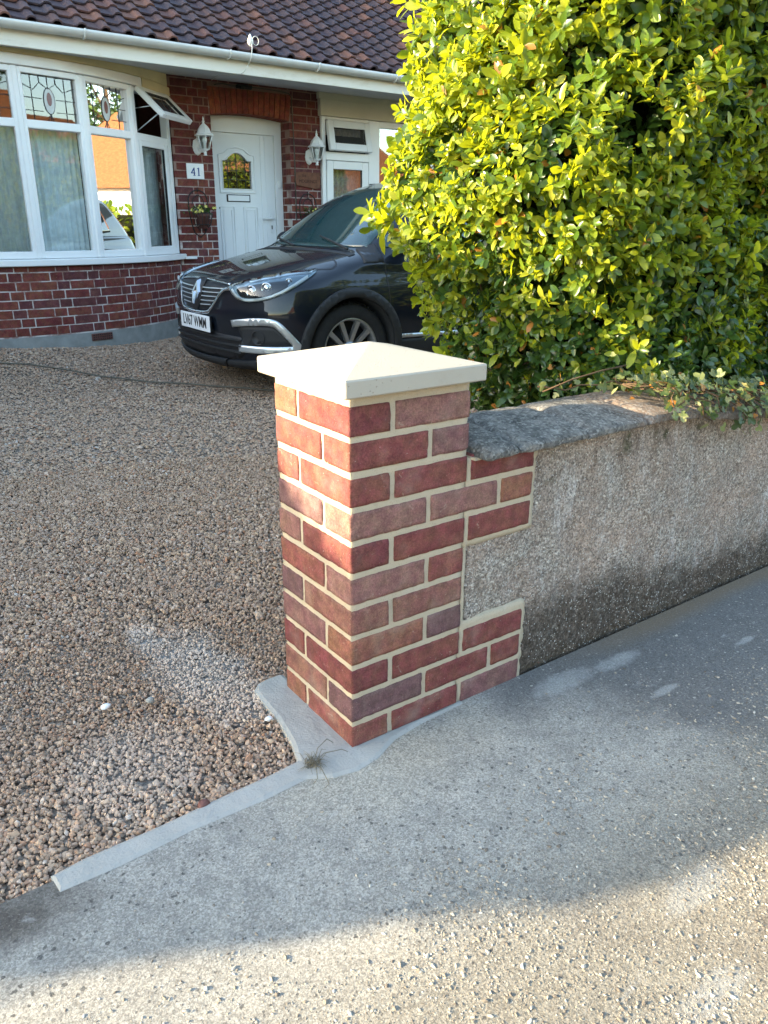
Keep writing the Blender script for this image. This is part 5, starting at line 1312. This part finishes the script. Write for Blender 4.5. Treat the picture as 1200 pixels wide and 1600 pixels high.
for k in range((len(A)-1)*SUB+1):
    z, uf, w_, ur, c, nn, cr = pchip(k/SUB); L = []
    e_ = 2/nn
    for a_ in np.linspace(-math.pi/2, math.pi/2, 57):       # nose, from near side to far side
        sv, cv = math.sin(a_), math.cos(a_)
        L.append((uf+c*(1-abs(cv)**e_), w_*math.copysign(abs(sv)**e_, sv)))
    for u_ in np.linspace(uf+c, ur-cr, 62)[1:-1]: L.append((u_, w_))
    for a_ in np.linspace(math.pi/2, -math.pi/2, 31):
        sv, cv = math.sin(a_), math.cos(a_); L.append((ur-cr*(1-abs(cv)**.8), w_*math.copysign(abs(sv)**.8, sv)))
    for u_ in np.linspace(ur-cr, uf+c, 62)[1:-1]: L.append((u_, -w_))
    row = []
    for (u_, v) in L:
        s_ = 1 if v > 0 else -1; b = 0
        if abs(v) > .5 and z < .98:     # swelling over the wheels, waist crease and hollow door sides
            for wu in (WU, WU+2.606): b += .022*math.exp(-((u_-wu)/.42)**2)*math.exp(-((z-.62)/.20)**2)
            b += .008*math.exp(-((z-.90+.03*(u_-1))/.03)**2)*(1/(1+math.exp(-(u_-.55)*18)))
            b -= .020*math.exp(-((z-.48)/.13)**2)*math.exp(-((u_-2.1)/.55)**4)
            if z < .3: b -= .0
        row.append((u_, v+s_*b, z))
    loops.append(row)
nl = len(loops[0]); m = MB(); m.v = [p for r_ in loops for p in r_]
m.f = [(k*nl+i, k*nl+(i+1) % nl, (k+1)*nl+(i+1) % nl, (k+1)*nl+i) for k in range(len(loops)-1) for i in range(nl)]+[tuple(range(nl))[::-1], tuple(range((len(loops)-1)*nl, len(loops)*nl))]
m.mi = [0]*len(m.f); m.sm = [True]*len(m.f)
bvh = BVHTree.FromPolygons([Vector(v) for v in m.v], m.f[:-2])
m.v = [(v[0]-2.0, v[1], v[2]) for v in m.v]
# the hood crowns a little: done through the loops; wheel arches are cut with a drum
body = m.build('body', M_['paint'], car)
drm = MB()
for wu in (WU, WU+2.606):
    for sd in (-1, 1): drm.lathe([(.362, -.26), (.362, .26)], 48, Matrix.Translation((wu-2.0, sd*.86, WZ+.01)) @ Matrix.Rotation(R(90), 4, 'X'), smooth=True)
cut = drm.build('cut', M_['clad']); 
cut.parent = car
md = body.modifiers.new('arches', 'BOOLEAN'); md.operation = 'DIFFERENCE'; md.object = cut; md.solver = 'EXACT'
body.data.materials.append(M_['clad'])
bpy.context.view_layer.update(); dg = bpy.context.evaluated_depsgraph_get(); me2 = bpy.data.meshes.new_from_object(body.evaluated_get(dg)); body.modifiers.clear(); body.data = me2
bpy.data.objects.remove(cut)
def hit(o_, d): 
    r_ = bvh.ray_cast(Vector(o_), Vector(d)); return (r_[0], r_[1]) if r_[0] is not None else (None, None)
def proj_side(p, out=0, sd=-1): h, n_ = hit((p[0], sd*3, p[1]), (0, -sd, 0)); return None if h is None else h+Vector((0, sd, 0))*out if abs(n_.y) > .9 else h+(n_ if n_.y*sd > 0 else -n_)*out
def proj_front(p, out=0, sd=None): h, n_ = hit((-3, p[0], p[1]), (1, 0, 0)); return None if h is None else h+(n_ if n_.x < 0 else -n_)*out
def proj_top(p, out=0, sd=None): h, n_ = hit((p[0], p[1], 3), (0, 0, -1)); return None if h is None else h+(n_ if n_.z > 0 else -n_)*out
def proj_near(p, out=0):
    """p is a 3D guess; take the nearest point of the skin"""
    h, n_, _, _ = bvh.find_nearest(Vector(p)); c = Vector((2.0, 0, .7)); n_ = n_ if n_.dot(h-c) > 0 else -n_
    return h+n_*out
def conform(name, poly, proj, out, mat, th=.006, step=.03, parent=car, build=True, mb=None, mi=0):
    """closed outline in 2D -> a thin skin lying on the body, with a rim"""
    import bmesh
    from mathutils.geometry import delaunay_2d_cdt
    dens = []
    for i, p in enumerate(poly):
        q_ = poly[(i+1) % len(poly)]; L_ = math.hypot(q_[0]-p[0], q_[1]-p[1]); k = max(1, int(L_/step))
        dens += [Vector((p[0]+(q_[0]-p[0])*j/k, p[1]+(q_[1]-p[1])*j/k)) for j in range(k)]
    nb_ = len(dens); xs_2 = [p.x for p in dens]; ys_2 = [p.y for p in dens]; pts = list(dens)
    def inside(x, y):
        c = False
        for i in range(nb_):
            a_, b_ = dens[i], dens[i-1]
            if (a_.y > y) != (b_.y > y) and x < (b_.x-a_.x)*(y-a_.y)/(b_.y-a_.y)+a_.x: c = not c
        return c
    gx = min(xs_2)+step/2
    while gx < max(xs_2):
        gy_ = min(ys_2)+step/2
        while gy_ < max(ys_2):
            if inside(gx, gy_) and min((Vector((gx, gy_))-d).length for d in dens) > step*.45: pts.append(Vector((gx, gy_)))
            gy_ += step
        gx += step
    r_ = delaunay_2d_cdt(pts, [(i, (i+1) % nb_) for i in range(nb_)], [list(range(nb_))], 1, 1e-5)
    V2_, F2_ = r_[0], r_[2]
    top = [proj((p.x, p.y), out) for p in V2_]
    ok = [t_ is not None for t_ in top]; bot = [proj((p.x, p.y), out-th) if k else Vector() for p, k in zip(V2_, ok)]
    top = [t_ if t_ is not None else Vector() for t_ in top]
    F2_ = [f for f in F2_ if all(ok[i] for i in f)]
    edges = {}
    for f in F2_:
        for i in range(len(f)):
            e_ = (f[i], f[(i+1) % len(f)]); edges[tuple(sorted(e_))] = edges.get(tuple(sorted(e_)), 0)+1
    n_ = len(top); off_ = Vector((-2.0, 0, 0))
    vs = [t_+off_ for t_ in top]+[b_+off_ for b_ in bot]
    fs = [tuple(f) for f in F2_]+[(a_, b_, b_+n_, a_+n_) for (a_, b_), c in edges.items() if c == 1]
    if mb is not None: mb.add(vs, fs, mi, False); return
    m = MB(); m.add(vs, fs, 0, False)
    o = m.build(name, mat, parent)
    for p in o.data.polygons: p.use_smooth = len(p.vertices) == 3
    return o
def strip(pts, w_, proj, out, step=.02):
    """outline of a band of width w_ along a 2D polyline"""
    P = [Vector(p) for p in pts]; lft = []; rgt = []; ws = w_ if hasattr(w_, '__len__') else [w_]*len(P)
    for i, p in enumerate(P):
        d = (P[min(i+1, len(P)-1)]-P[max(0, i-1)]).normalized(); n_ = Vector((-d.y, d.x)); lft.append(p+n_*ws[i]/2); rgt.append(p-n_*ws[i]/2)
    return [tuple(p) for p in lft+rgt[::-1]]
def smooth(pts, k=6):
    out = []
    for i in range(len(pts)-1):
        p0 = Vector(pts[max(i-1, 0)]); p1 = Vector(pts[i]); p2 = Vector(pts[i+1]); p3 = Vector(pts[min(i+2, len(pts)-1)])
        for t_ in np.linspace(0, 1, k+1)[:-1]: out.append(tuple(.5*((2*p1)+(-p0+p2)*t_+(2*p0-5*p1+4*p2-p3)*t_*t_+(-p0+3*p1-3*p2+p3)*t_**3)))
    return out+[tuple(pts[-1])]
# windscreen (seen from above/front) and side glass
ws = smooth([(-.70, 1.005), (-.35, 1.000), (0, 1.000), (.35, 1.000), (.70, 1.005)], 5)+smooth([(.665, 1.20), (.585, 1.42)], 4)+smooth([(.30, 1.462), (0, 1.475), (-.30, 1.462)], 4)+smooth([(-.585, 1.42), (-.665, 1.20)], 4)
conform('windscreen', ws, proj_front, .004, M_['dglass'], .008, .05)
for sd in (-1, 1):
    P2 = lambda p, out=0, s_=sd: proj_side(p, out, s_)
    o = conform('side_window', smooth([(1.30, 1.02), (1.50, 1.18), (1.72, 1.34), (1.95, 1.435), (2.10, 1.45)], 4)+[(2.12, 1.00)], P2, .004, M_['dglass'], .008, .05)
    conform('side_window', [(2.20, 1.0), (2.18, 1.45)]+smooth([(2.5, 1.46), (2.9, 1.43), (3.05, 1.36), (3.12, 1.05)], 4), P2, .004, M_['dglass'], .008, .05)
    conform('quarter_panel', smooth([(.925, .905), (.95, .955), (1.0, .995), (1.09, 1.03)], 3)+[(1.095, .912), (1.02, .905)], P2, .004, M_['clad'], .006, .03)
    conform('side_window', smooth([(1.12, 1.0), (1.13, 1.04), (1.25, 1.12)], 3)+[(1.27, 1.01)], P2, .004, M_['dglass'], .006, .03)
    # shut lines
    m = MB(); conform('', strip(smooth([(1.100, 1.03), (1.102, .8), (1.115, .6), (1.17, .42), (1.20, .33)], 5), .009, 0, 0), P2, .0016, None, .004, .02, mb=m); m.build('door_gap', M_['ink'], car); m = MB()
    conform('', strip(smooth([(2.165, 1.0), (2.165, .7), (2.15, .5), (2.14, .33)], 5), .009, 0, 0), P2, .0016, None, .004, .02, mb=m); m.build('door_gap', M_['ink'], car); m = MB()
    conform('', strip(smooth([(.535, .855), (.60, .868), (.68, .872), (.74, .90), (.775, .935)], 5), .007, 0, 0), P2, .0016, None, .004, .02, mb=m)
    m.build('bonnet_gap', M_['ink'], car)
    conform('sill_cladding', smooth([(1.17, .22), (2.0, .22), (2.98, .22)], 6)+smooth([(2.98, .33), (2.1, .355), (1.17, .37)], 6), P2, .010, M_['clad'], .014, .05)
    conform('sill_trim', strip(smooth([(1.22, .395), (1.8, .385), (2.6, .375)], 6), .028, 0, 0), P2, .014, M_['satin'], .014, .03)
    conform('door_handle', strip([(1.90, .86), (2.08, .865)], .035, 0, 0), P2, .028, M_['paint'], .02, .03)
    for wu in (WU, WU+2.606):
        arc = [(wu+.392*math.cos(a_), WZ+.01+.392*math.sin(a_)) for a_ in np.linspace(R(-14), R(194), 44)]
        conform('arch_trim', strip(arc, .064, 0, 0), P2, .016, M_['clad'], .020, .03)
# wheels
def wheel(u_, sd):
    o = empty('wheel', (u_-2.0, sd*.765, WZ)); o.parent = car; S = Matrix.Scale(sd, 4, (0, 1, 0))
    X = Matrix.Rotation(R(90)*(-sd), 4, 'X')   # lathe axis z -> outward
    m = MB(); r_ = WR
    m.lathe([(.222, -.10), (.26, -.108), (.300, -.104), (r_-.006, -.088), (r_, -.06), (r_, .0), (r_, .06), (r_-.006, .085), (.305, .100), (.285, .106), (.262, .108), (.235, .103), (.222, .092)], 60, X, caps=False)
    for k in range(60):
        a_ = 2*math.pi*k/60; m.box((r_*math.cos(a_), r_*math.sin(a_), 0), (.004, .020, .16), X, 0, .001)
    m.build('tyre', M_['tyre'], o)
    m = MB(); m.lathe([(.222, -.09), (.205, -.08), (.198, .04), (.210, .088), (.224, .094), (.226, .088)], 60, X, caps=False)
    m.lathe([(.06, .045), (.062, .075), (.045, .083), (.0, .085)], 24, X)
    for k in range(5):
        for s2 in (-1, 1):
            a0 = 2*math.pi*k/5+R(90)+s2*R(9); a1 = 2*math.pi*k/5+R(90)+s2*R(20)
            p0 = Vector((.045*math.cos(a0), .045*math.sin(a0), .072)); p1 = Vector((.208*math.cos(a1), .208*math.sin(a1), .082)); n_ = (p1-p0).cross(Vector((0, 0, 1))).normalized()
            m.add([p0+n_*.013, p1+n_*.017, p1-n_*.017, p0-n_*.013, p0+n_*.013-Vector((0, 0, .03)), p1+n_*.017-Vector((0, 0, .03)), p1-n_*.017-Vector((0, 0, .03)), p0-n_*.013-Vector((0, 0, .03))], [(0, 1, 2, 3), (7, 6, 5, 4), (0, 4, 5, 1), (1, 5, 6, 2), (2, 6, 7, 3), (3, 7, 4, 0)], 0, False, X)
    m.build('rim', M_['alloy'], o)
    m = MB(); m.lathe([(.20, -.02), (.20, .01), (.0, .012)], 30, X); m.build('brake_disc', M_['tyre'], o)
for u_ in (WU, WU+2.606):
    for sd in (-1, 1): wheel(u_, sd)
m = MB()
for u_ in (WU, WU+2.606): m.box((u_-2.0, 0, .36), (.70, 1.36, .30), None, 0, .02)
m.box((0, 0, .26), (2.2, 1.5, .10), None, 0, .02); m.build('wheel_housing', M_['ink'], car)
# headlights, defined on the front-side skin by their 3D corner line
def proj_diag(sd):
    d = Vector((1, -sd*.9, 0)).normalized()       # looking in towards the corner
    o0 = Vector((.3, sd*.6, 0))-d*3; r_ = Vector((-d.y, d.x, 0))*(-sd)
    # 2D coordinate: s along r_ (increasing rearwards/outwards), z
    def f(p, out=0):
        o_ = o0+r_*(-p[0]); o_.z = p[1]
        h, n_ = hit(o_, d)
        if h is None: return None
        if n_.dot(d) > 0: n_ = -n_
        return h+n_*out
    def inv(u_, v): # (u,v) on the body -> s
        w0 = Vector((u_, v, 0))-Vector((o0.x, o0.y, 0)); return -(w0.dot(r_))
    return f, inv
for sd in (-1, 1):
    f, inv = proj_diag(sd)
    sI = inv(.075, sd*.455); sO = inv(.455, sd*.882)   # inner tip near the grille, outer tip on the wing
    W_ = sO-sI; q2 = lambda t_, z_: (sI+W_*t_, z_)
    outl = smooth([q2(0, .742), q2(.10, .690), q2(.22, .665), q2(.38, .668), q2(.58, .690), q2(.80, .745), q2(.95, .815), q2(1.0, .850)], 4)+smooth([q2(1.0, .862), q2(.85, .852), q2(.55, .826), q2(.30, .797), q2(.10, .766), q2(0, .748)], 4)
    hl = empty('headlight', (0, 0, 0)); hl.parent = car
    conform('lamp_housing', outl, f, .003, M_['lampin'], .006, .025, parent=hl)
    conform('lamp_bezel', smooth([q2(.10, .735), q2(.16, .700), q2(.26, .688), q2(.42, .693), q2(.60, .716), q2(.76, .757)], 4)+smooth([q2(.78, .800), q2(.55, .786), q2(.30, .765), q2(.13, .748)], 4), f, .006, M_['ink'], .006, .025, parent=hl)
    low = smooth([q2(.03, .735), q2(.12, .693), q2(.24, .675), q2(.40, .680), q2(.58, .702), q2(.79, .757), q2(.94, .825)], 5)
    conform('light_strip', strip(low, .016, 0, 0), f, .009, M_['plate'], .006, .02, parent=hl)
    conform('light_strip', strip(smooth([q2(.26, .785), q2(.5, .812), q2(.75, .838), q2(.96, .853)], 5), [.022]*15+[.008] if 0 else .014, 0, 0), f, .009, M_['satin'], .006, .02, parent=hl)
    for t_, z_, r_ in ((.33, .728, .040), (.52, .752, .036), (.76, .792, .022)):
        c = f(q2(t_, z_), .006); e_ = f(q2(t_+.02, z_), .006)
        tg = (e_-c).normalized(); nn_ = tg.cross(Vector((0, 0, 1))); nn_ = nn_ if nn_.dot(Vector((-1, sd, 0))) > 0 else -nn_
        X = Matrix.Translation(c-Vector((2.0, 0, 0))) @ nn_.to_track_quat('Z', 'Y').to_matrix().to_4x4()
        m = MB(); m.lathe([(r_, -.012), (r_*1.05, .004), (r_*.92, .006), (r_*.80, -.004)], 20, X); m.lathe([(r_*.72, -.004), (r_*.6, .006), (r_*.3, .012), (0.001, .013)], 18, X); m.build('lens', M_['chrome'], hl)
    conform('lamp_cover', outl, f, .020, M_['clear'], .004, .025, parent=hl)
    # fog lamp bay with silver surround
    fI = inv(.10, sd*.52); fO = inv(.34, sd*.86); Wf = fO-fI; q3 = lambda t_, z_: (fI+Wf*t_, z_)
    conform('fog_lamp_bay', [q3(.0, .50), q3(.62, .515), q3(.72, .50), q3(.98, .405), q3(1.0, .385), q3(.1, .375)], f, .003, M_['clad'], .006, .03)
    conform('fog_surround', strip(smooth([q3(-.10, .515), q3(.25, .535), q3(.60, .540), q3(.76, .520), q3(.90, .46), q3(1.02, .395)], 4)+smooth([q3(1.06, .372), q3(.96, .358), q3(.5, .352), q3(.02, .350)], 4), .046, 0, 0), f, .014, M_['satin'], .016, .02)
    c = f(q3(.40, .432), .006)-Vector((2.0, 0, 0)); m = MB(); X = Matrix.Translation(c) @ Vector((-1, sd*.75, 0)).to_track_quat('Z', 'Y').to_matrix().to_4x4(); m.lathe([(.050, -.02), (.052, .004), (.044, .004), (.040, -.006), (.001, -.002)], 20, X); m.build('fog_lamp', M_['ink'], car)
    # mirror
    mr = empty('door_mirror', (1.30-2.0, sd*.84, 1.02)); mr.parent = car; m = MB()
    pr = [(.0, 0), (.028, .004), (.060, .03), (.078, .08), (.085, .15), (.083, .165), (.07, .17)]
    m.lathe([(.02, -.10), (.07, -.085), (.095, -.03), (.10, .02), (.09, .07), (.05, .10), (.01, .108)], 20, Matrix.Translation((0, sd*.10, .01)) @ Matrix.Diagonal((.95, .62, .72, 1)) @ Matrix.Rotation(R(90), 4, 'X')); m.build('mirror_shell', M_['paint'], mr)
    m = MB(); m.tube([(0, -sd*.04, -.03), (0, sd*.05, -.02)], .025, 8); m.build('mirror_arm', M_['clad'], mr)
# grille
F_ = proj_front
conform('grille', smooth([(-.40, .745), (-.30, .650), (-.20, .595), (0, .575), (.20, .595), (.30, .650), (.40, .745)], 4)+smooth([(.40, .755), (.2, .768), (0, .772), (-.2, .768), (-.40, .755)], 4), F_, .003, M_['ink'], .006, .03)
for z_, hw in ((.728, .37), (.700, .345), (.672, .315), (.642, .285), (.614, .235)):
    for sd in (-1, 1): m = MB(); conform('', strip([(sd*.085, z_), (sd*hw*.55, z_+.001), (sd*hw, z_+.006)], .0065, 0, 0), F_, .012, None, .012, .03, mb=m); m.build('grille_bar', M_['satin'], car)
for sd in (-1, 1): conform('grille_trim', strip(smooth([(sd*.445, .738), (sd*.385, .726), (sd*.34, .690), (sd*.30, .640), (sd*.255, .594), (sd*.19, .567), (0, .557)], 6), [.014, .015, .016, .017, .018, .019]+[.020]*40 if 0 else .022, 0, 0), F_, .016, M_['chrome'], .016, .016)
conform('grille_trim', strip(smooth([(-.42, .762), (-.2, .778), (0, .782), (.2, .778), (.42, .762)], 5), .008, 0, 0), F_, .010, M_['chrome'], .010, .03)
# lower intake, bumper lip
conform('lower_intake', smooth([(-.56, .425), (0, .44), (.56, .425)], 6)+smooth([(.60, .33), (.48, .275), (0, .262), (-.48, .275), (-.60, .33)], 5), F_, .003, M_['ink'], .006, .04)
m = MB()
for z_ in (.405, .365, .325): conform('', strip(smooth([(-.56, z_), (0, z_+.006), (.56, z_)], 5), .012, 0, 0), F_, .016, None, .014, .03, mb=m)
m.build('intake_bars', M_['clad'], car)
conform('bumper_lip', smooth([(-.80, .30), (-.5, .262), (0, .250), (.5, .262), (.80, .30)], 6)+smooth([(.79, .215), (0, .207), (-.79, .215)], 6), F_, .016, M_['clad'], .018, .04)
conform('skid_plate', smooth([(-.40, .268), (0, .258), (.40, .268)], 5)+[(.34, .215), (-.34, .215)], F_, .024, M_['clad'], .016, .04)
for sd in (-1, 1): conform('hood_gap', strip(smooth([(sd*.02, .788), (sd*.2, .786), (sd*.42, .772)], 5), .007, 0, 0), F_, .0016, M_['ink'], .004, .03)
# diamond emblem
m = MB(); zc = .695; ee = F_((0, zc), .0); ex = ee.x-.030-2.0; tl = -.18
def rh(hw, hh, x_): return [(x_, 0, zc+hh), (x_, hw, zc), (x_, 0, zc-hh), (x_, -hw, zc)]
o1 = rh(.062, .088, ex+.028); o2 = rh(.052, .078, ex); i2 = rh(.027, .042, ex); i1 = rh(.018, .030, ex+.020)
vs = [(a_[0]+(a_[2]-zc)*.3, a_[1], a_[2]) for a_ in o1+o2+i2+i1]
m.add(vs, [(4*k+i, 4*k+(i+1) % 4, 4*k+4+(i+1) % 4, 4*k+4+i) for k in range(3) for i in range(4)])
m.build('diamond_emblem', M_['chrome'], car)
conform('emblem_base', [(-.088, .765), (-.075, .62), (-.045, .570), (.045, .570), (.075, .62), (.088, .765), (.06, .785), (-.06, .785)], F_, .012, M_['ink'], .010, .03)
# plate
xp = F_((0, .505), 0).x-.022-2.0
pl = empty('number_plate', (xp, 0, .487)); pl.parent = car; m = MB(); m.box((0, 0, 0), (.008, .52, .112), None, 0, .003); m.build('plate', M_['plate'], pl)
m = MB(); m.box((.012, 0, 0), (.018, .50, .10)); m.build('plate_mount', M_['ink'], pl)
XP = Matrix(((0, 0, -1, -.005), (-1, 0, 0, 0), (0, 1, 0, 0), (0, 0, 0, 1)))
text_mesh('plate_characters', 'LV67 WMM', .104, M_['ink'], pl, XP, .0011, .0006, .82)
# bonnet creases, wipers, roof rail
T_ = proj_top
m = MB()
for (a_, b_, c_, zz_) in (((.93, -.62), (1.0, -.10), .03, 0), ((.90, .10), (.98, .62), .03, 0)):
    p0 = proj_near((a_[0], a_[1], 1.0), .022); p1 = proj_near((1.03, b_[1]*1.0, 1.06), .020)
    pm = (p0+p1)/2+Vector((-.01, 0, .004)); m.tube([p-Vector((2, 0, 0)) for p in (p0, pm, p1)], [.010, .008, .006], 6)
m.build('wipers', M_['clad'], car)
conform('cowl', strip(smooth([(.905, -.72), (.89, -.4), (.885, 0), (.89, .4), (.905, .72)], 5), .05, 0, 0), T_, .004, M_['clad'], .006, .04)
for sd in (-1, 1):
    m = MB(); pts = [proj_near((u_, sd*v, z_), .018)-Vector((2, 0, 0)) for u_, v, z_ in ((1.95, .60, 1.52), (2.3, .60, 1.54), (2.8, .59, 1.54), (3.2, .56, 1.50))]; m.tube(pts, .011, 8); m.build('roof_rail', M_['clad'], car)
    conform('bonnet_crease', strip(smooth([(.30, sd*.42), (.50, sd*.47), (.80, sd*.56)], 5), .010, 0, 0), T_, .002, M_['paint'], .004, .04) if 0 else None
conform('rear_window', [(-.55, 1.08), (.55, 1.08), (.48, 1.36), (-.48, 1.36)], lambda p, out=0: (lambda h: None if h[0] is None else h[0]+Vector((1, 0, .3)).normalized()*out)(hit((7, p[0], p[1]), (-1, 0, 0))), .004, M_['dglass'], .006, .06)
for sd in (-1, 1): conform('tail_light', [(sd*.50, .84), (sd*.80, .84), (sd*.78, .97), (sd*.52, .96)], lambda p, out=0: (lambda h: None if h[0] is None else h[0]+Vector((1, 0, 0))*out)(hit((7, p[0], p[1]), (-1, 0, 0))), .010, M_['redglass'], .012, .05)

def far_tree(x, y, h, label):
    o = empty('street_tree', (x, y, 0)); m = MB(); m.tube([(0, 0, -.1), (.1, .05, h*.3), (0, .1, h*.6)], [.28, .22, .10], 9)
    for k in range(7):
        a_ = k*.9; m.tube([(0.05, .05, h*(.28+.03*k)), (math.cos(a_)*h*.12, math.sin(a_)*h*.12, h*(.42+.03*k)), (math.cos(a_)*h*.22, math.sin(a_)*h*.22, h*(.55+.03*k))], [.10, .07, .03], 6)
    m.build('trunk', M_['twig'], o)
    cl = np.stack([rg.normal(size=34)*h*.17, rg.normal(size=34)*h*.17, h*.62+rg.normal(size=34)*h*.14], 1)
    n = 9000; P = cl[rg.integers(0, 34, n)]; d = rg.normal(size=(n, 3)); d /= np.linalg.norm(d, axis=1)[:, None]; P = P+d*h*.085*rg.uniform(.5, 1, (n, 1))
    lt, lf_ = leaf_tmpl(.22, .15); V, F = instance_np([(lt, lf_)], P, rand_rot(n), np.ones((n, 3)), np.zeros(n, int)); mesh_np('crown', V, F, M_['dleaf'], o, True); tag(o, label, 'tree')
far_tree(-1.2, -25, 10, 'broad dark tree across the road behind the gap left of the brick bungalow')
far_tree(8, -29, 11, 'broad dark tree across the road behind the brick bungalow')
far_tree(13.2, -25, 9, 'broad dark tree across the road behind the gap right of the brick bungalow')
far_tree(17, -25, 13, 'tall dark tree across the road behind the rightmost bungalow')
far_tree(31, -15, 12, 'tall dark tree down the street right of the white bungalow')
far_tree(35, 3, 13, 'tall dark tree down the street behind the white bungalow')
far_tree(38, -8, 14, 'tall dark tree down the street beyond the right end of the white bungalow')
far_tree(44, -3, 15, 'tallest dark tree down the street far behind the white bungalow')
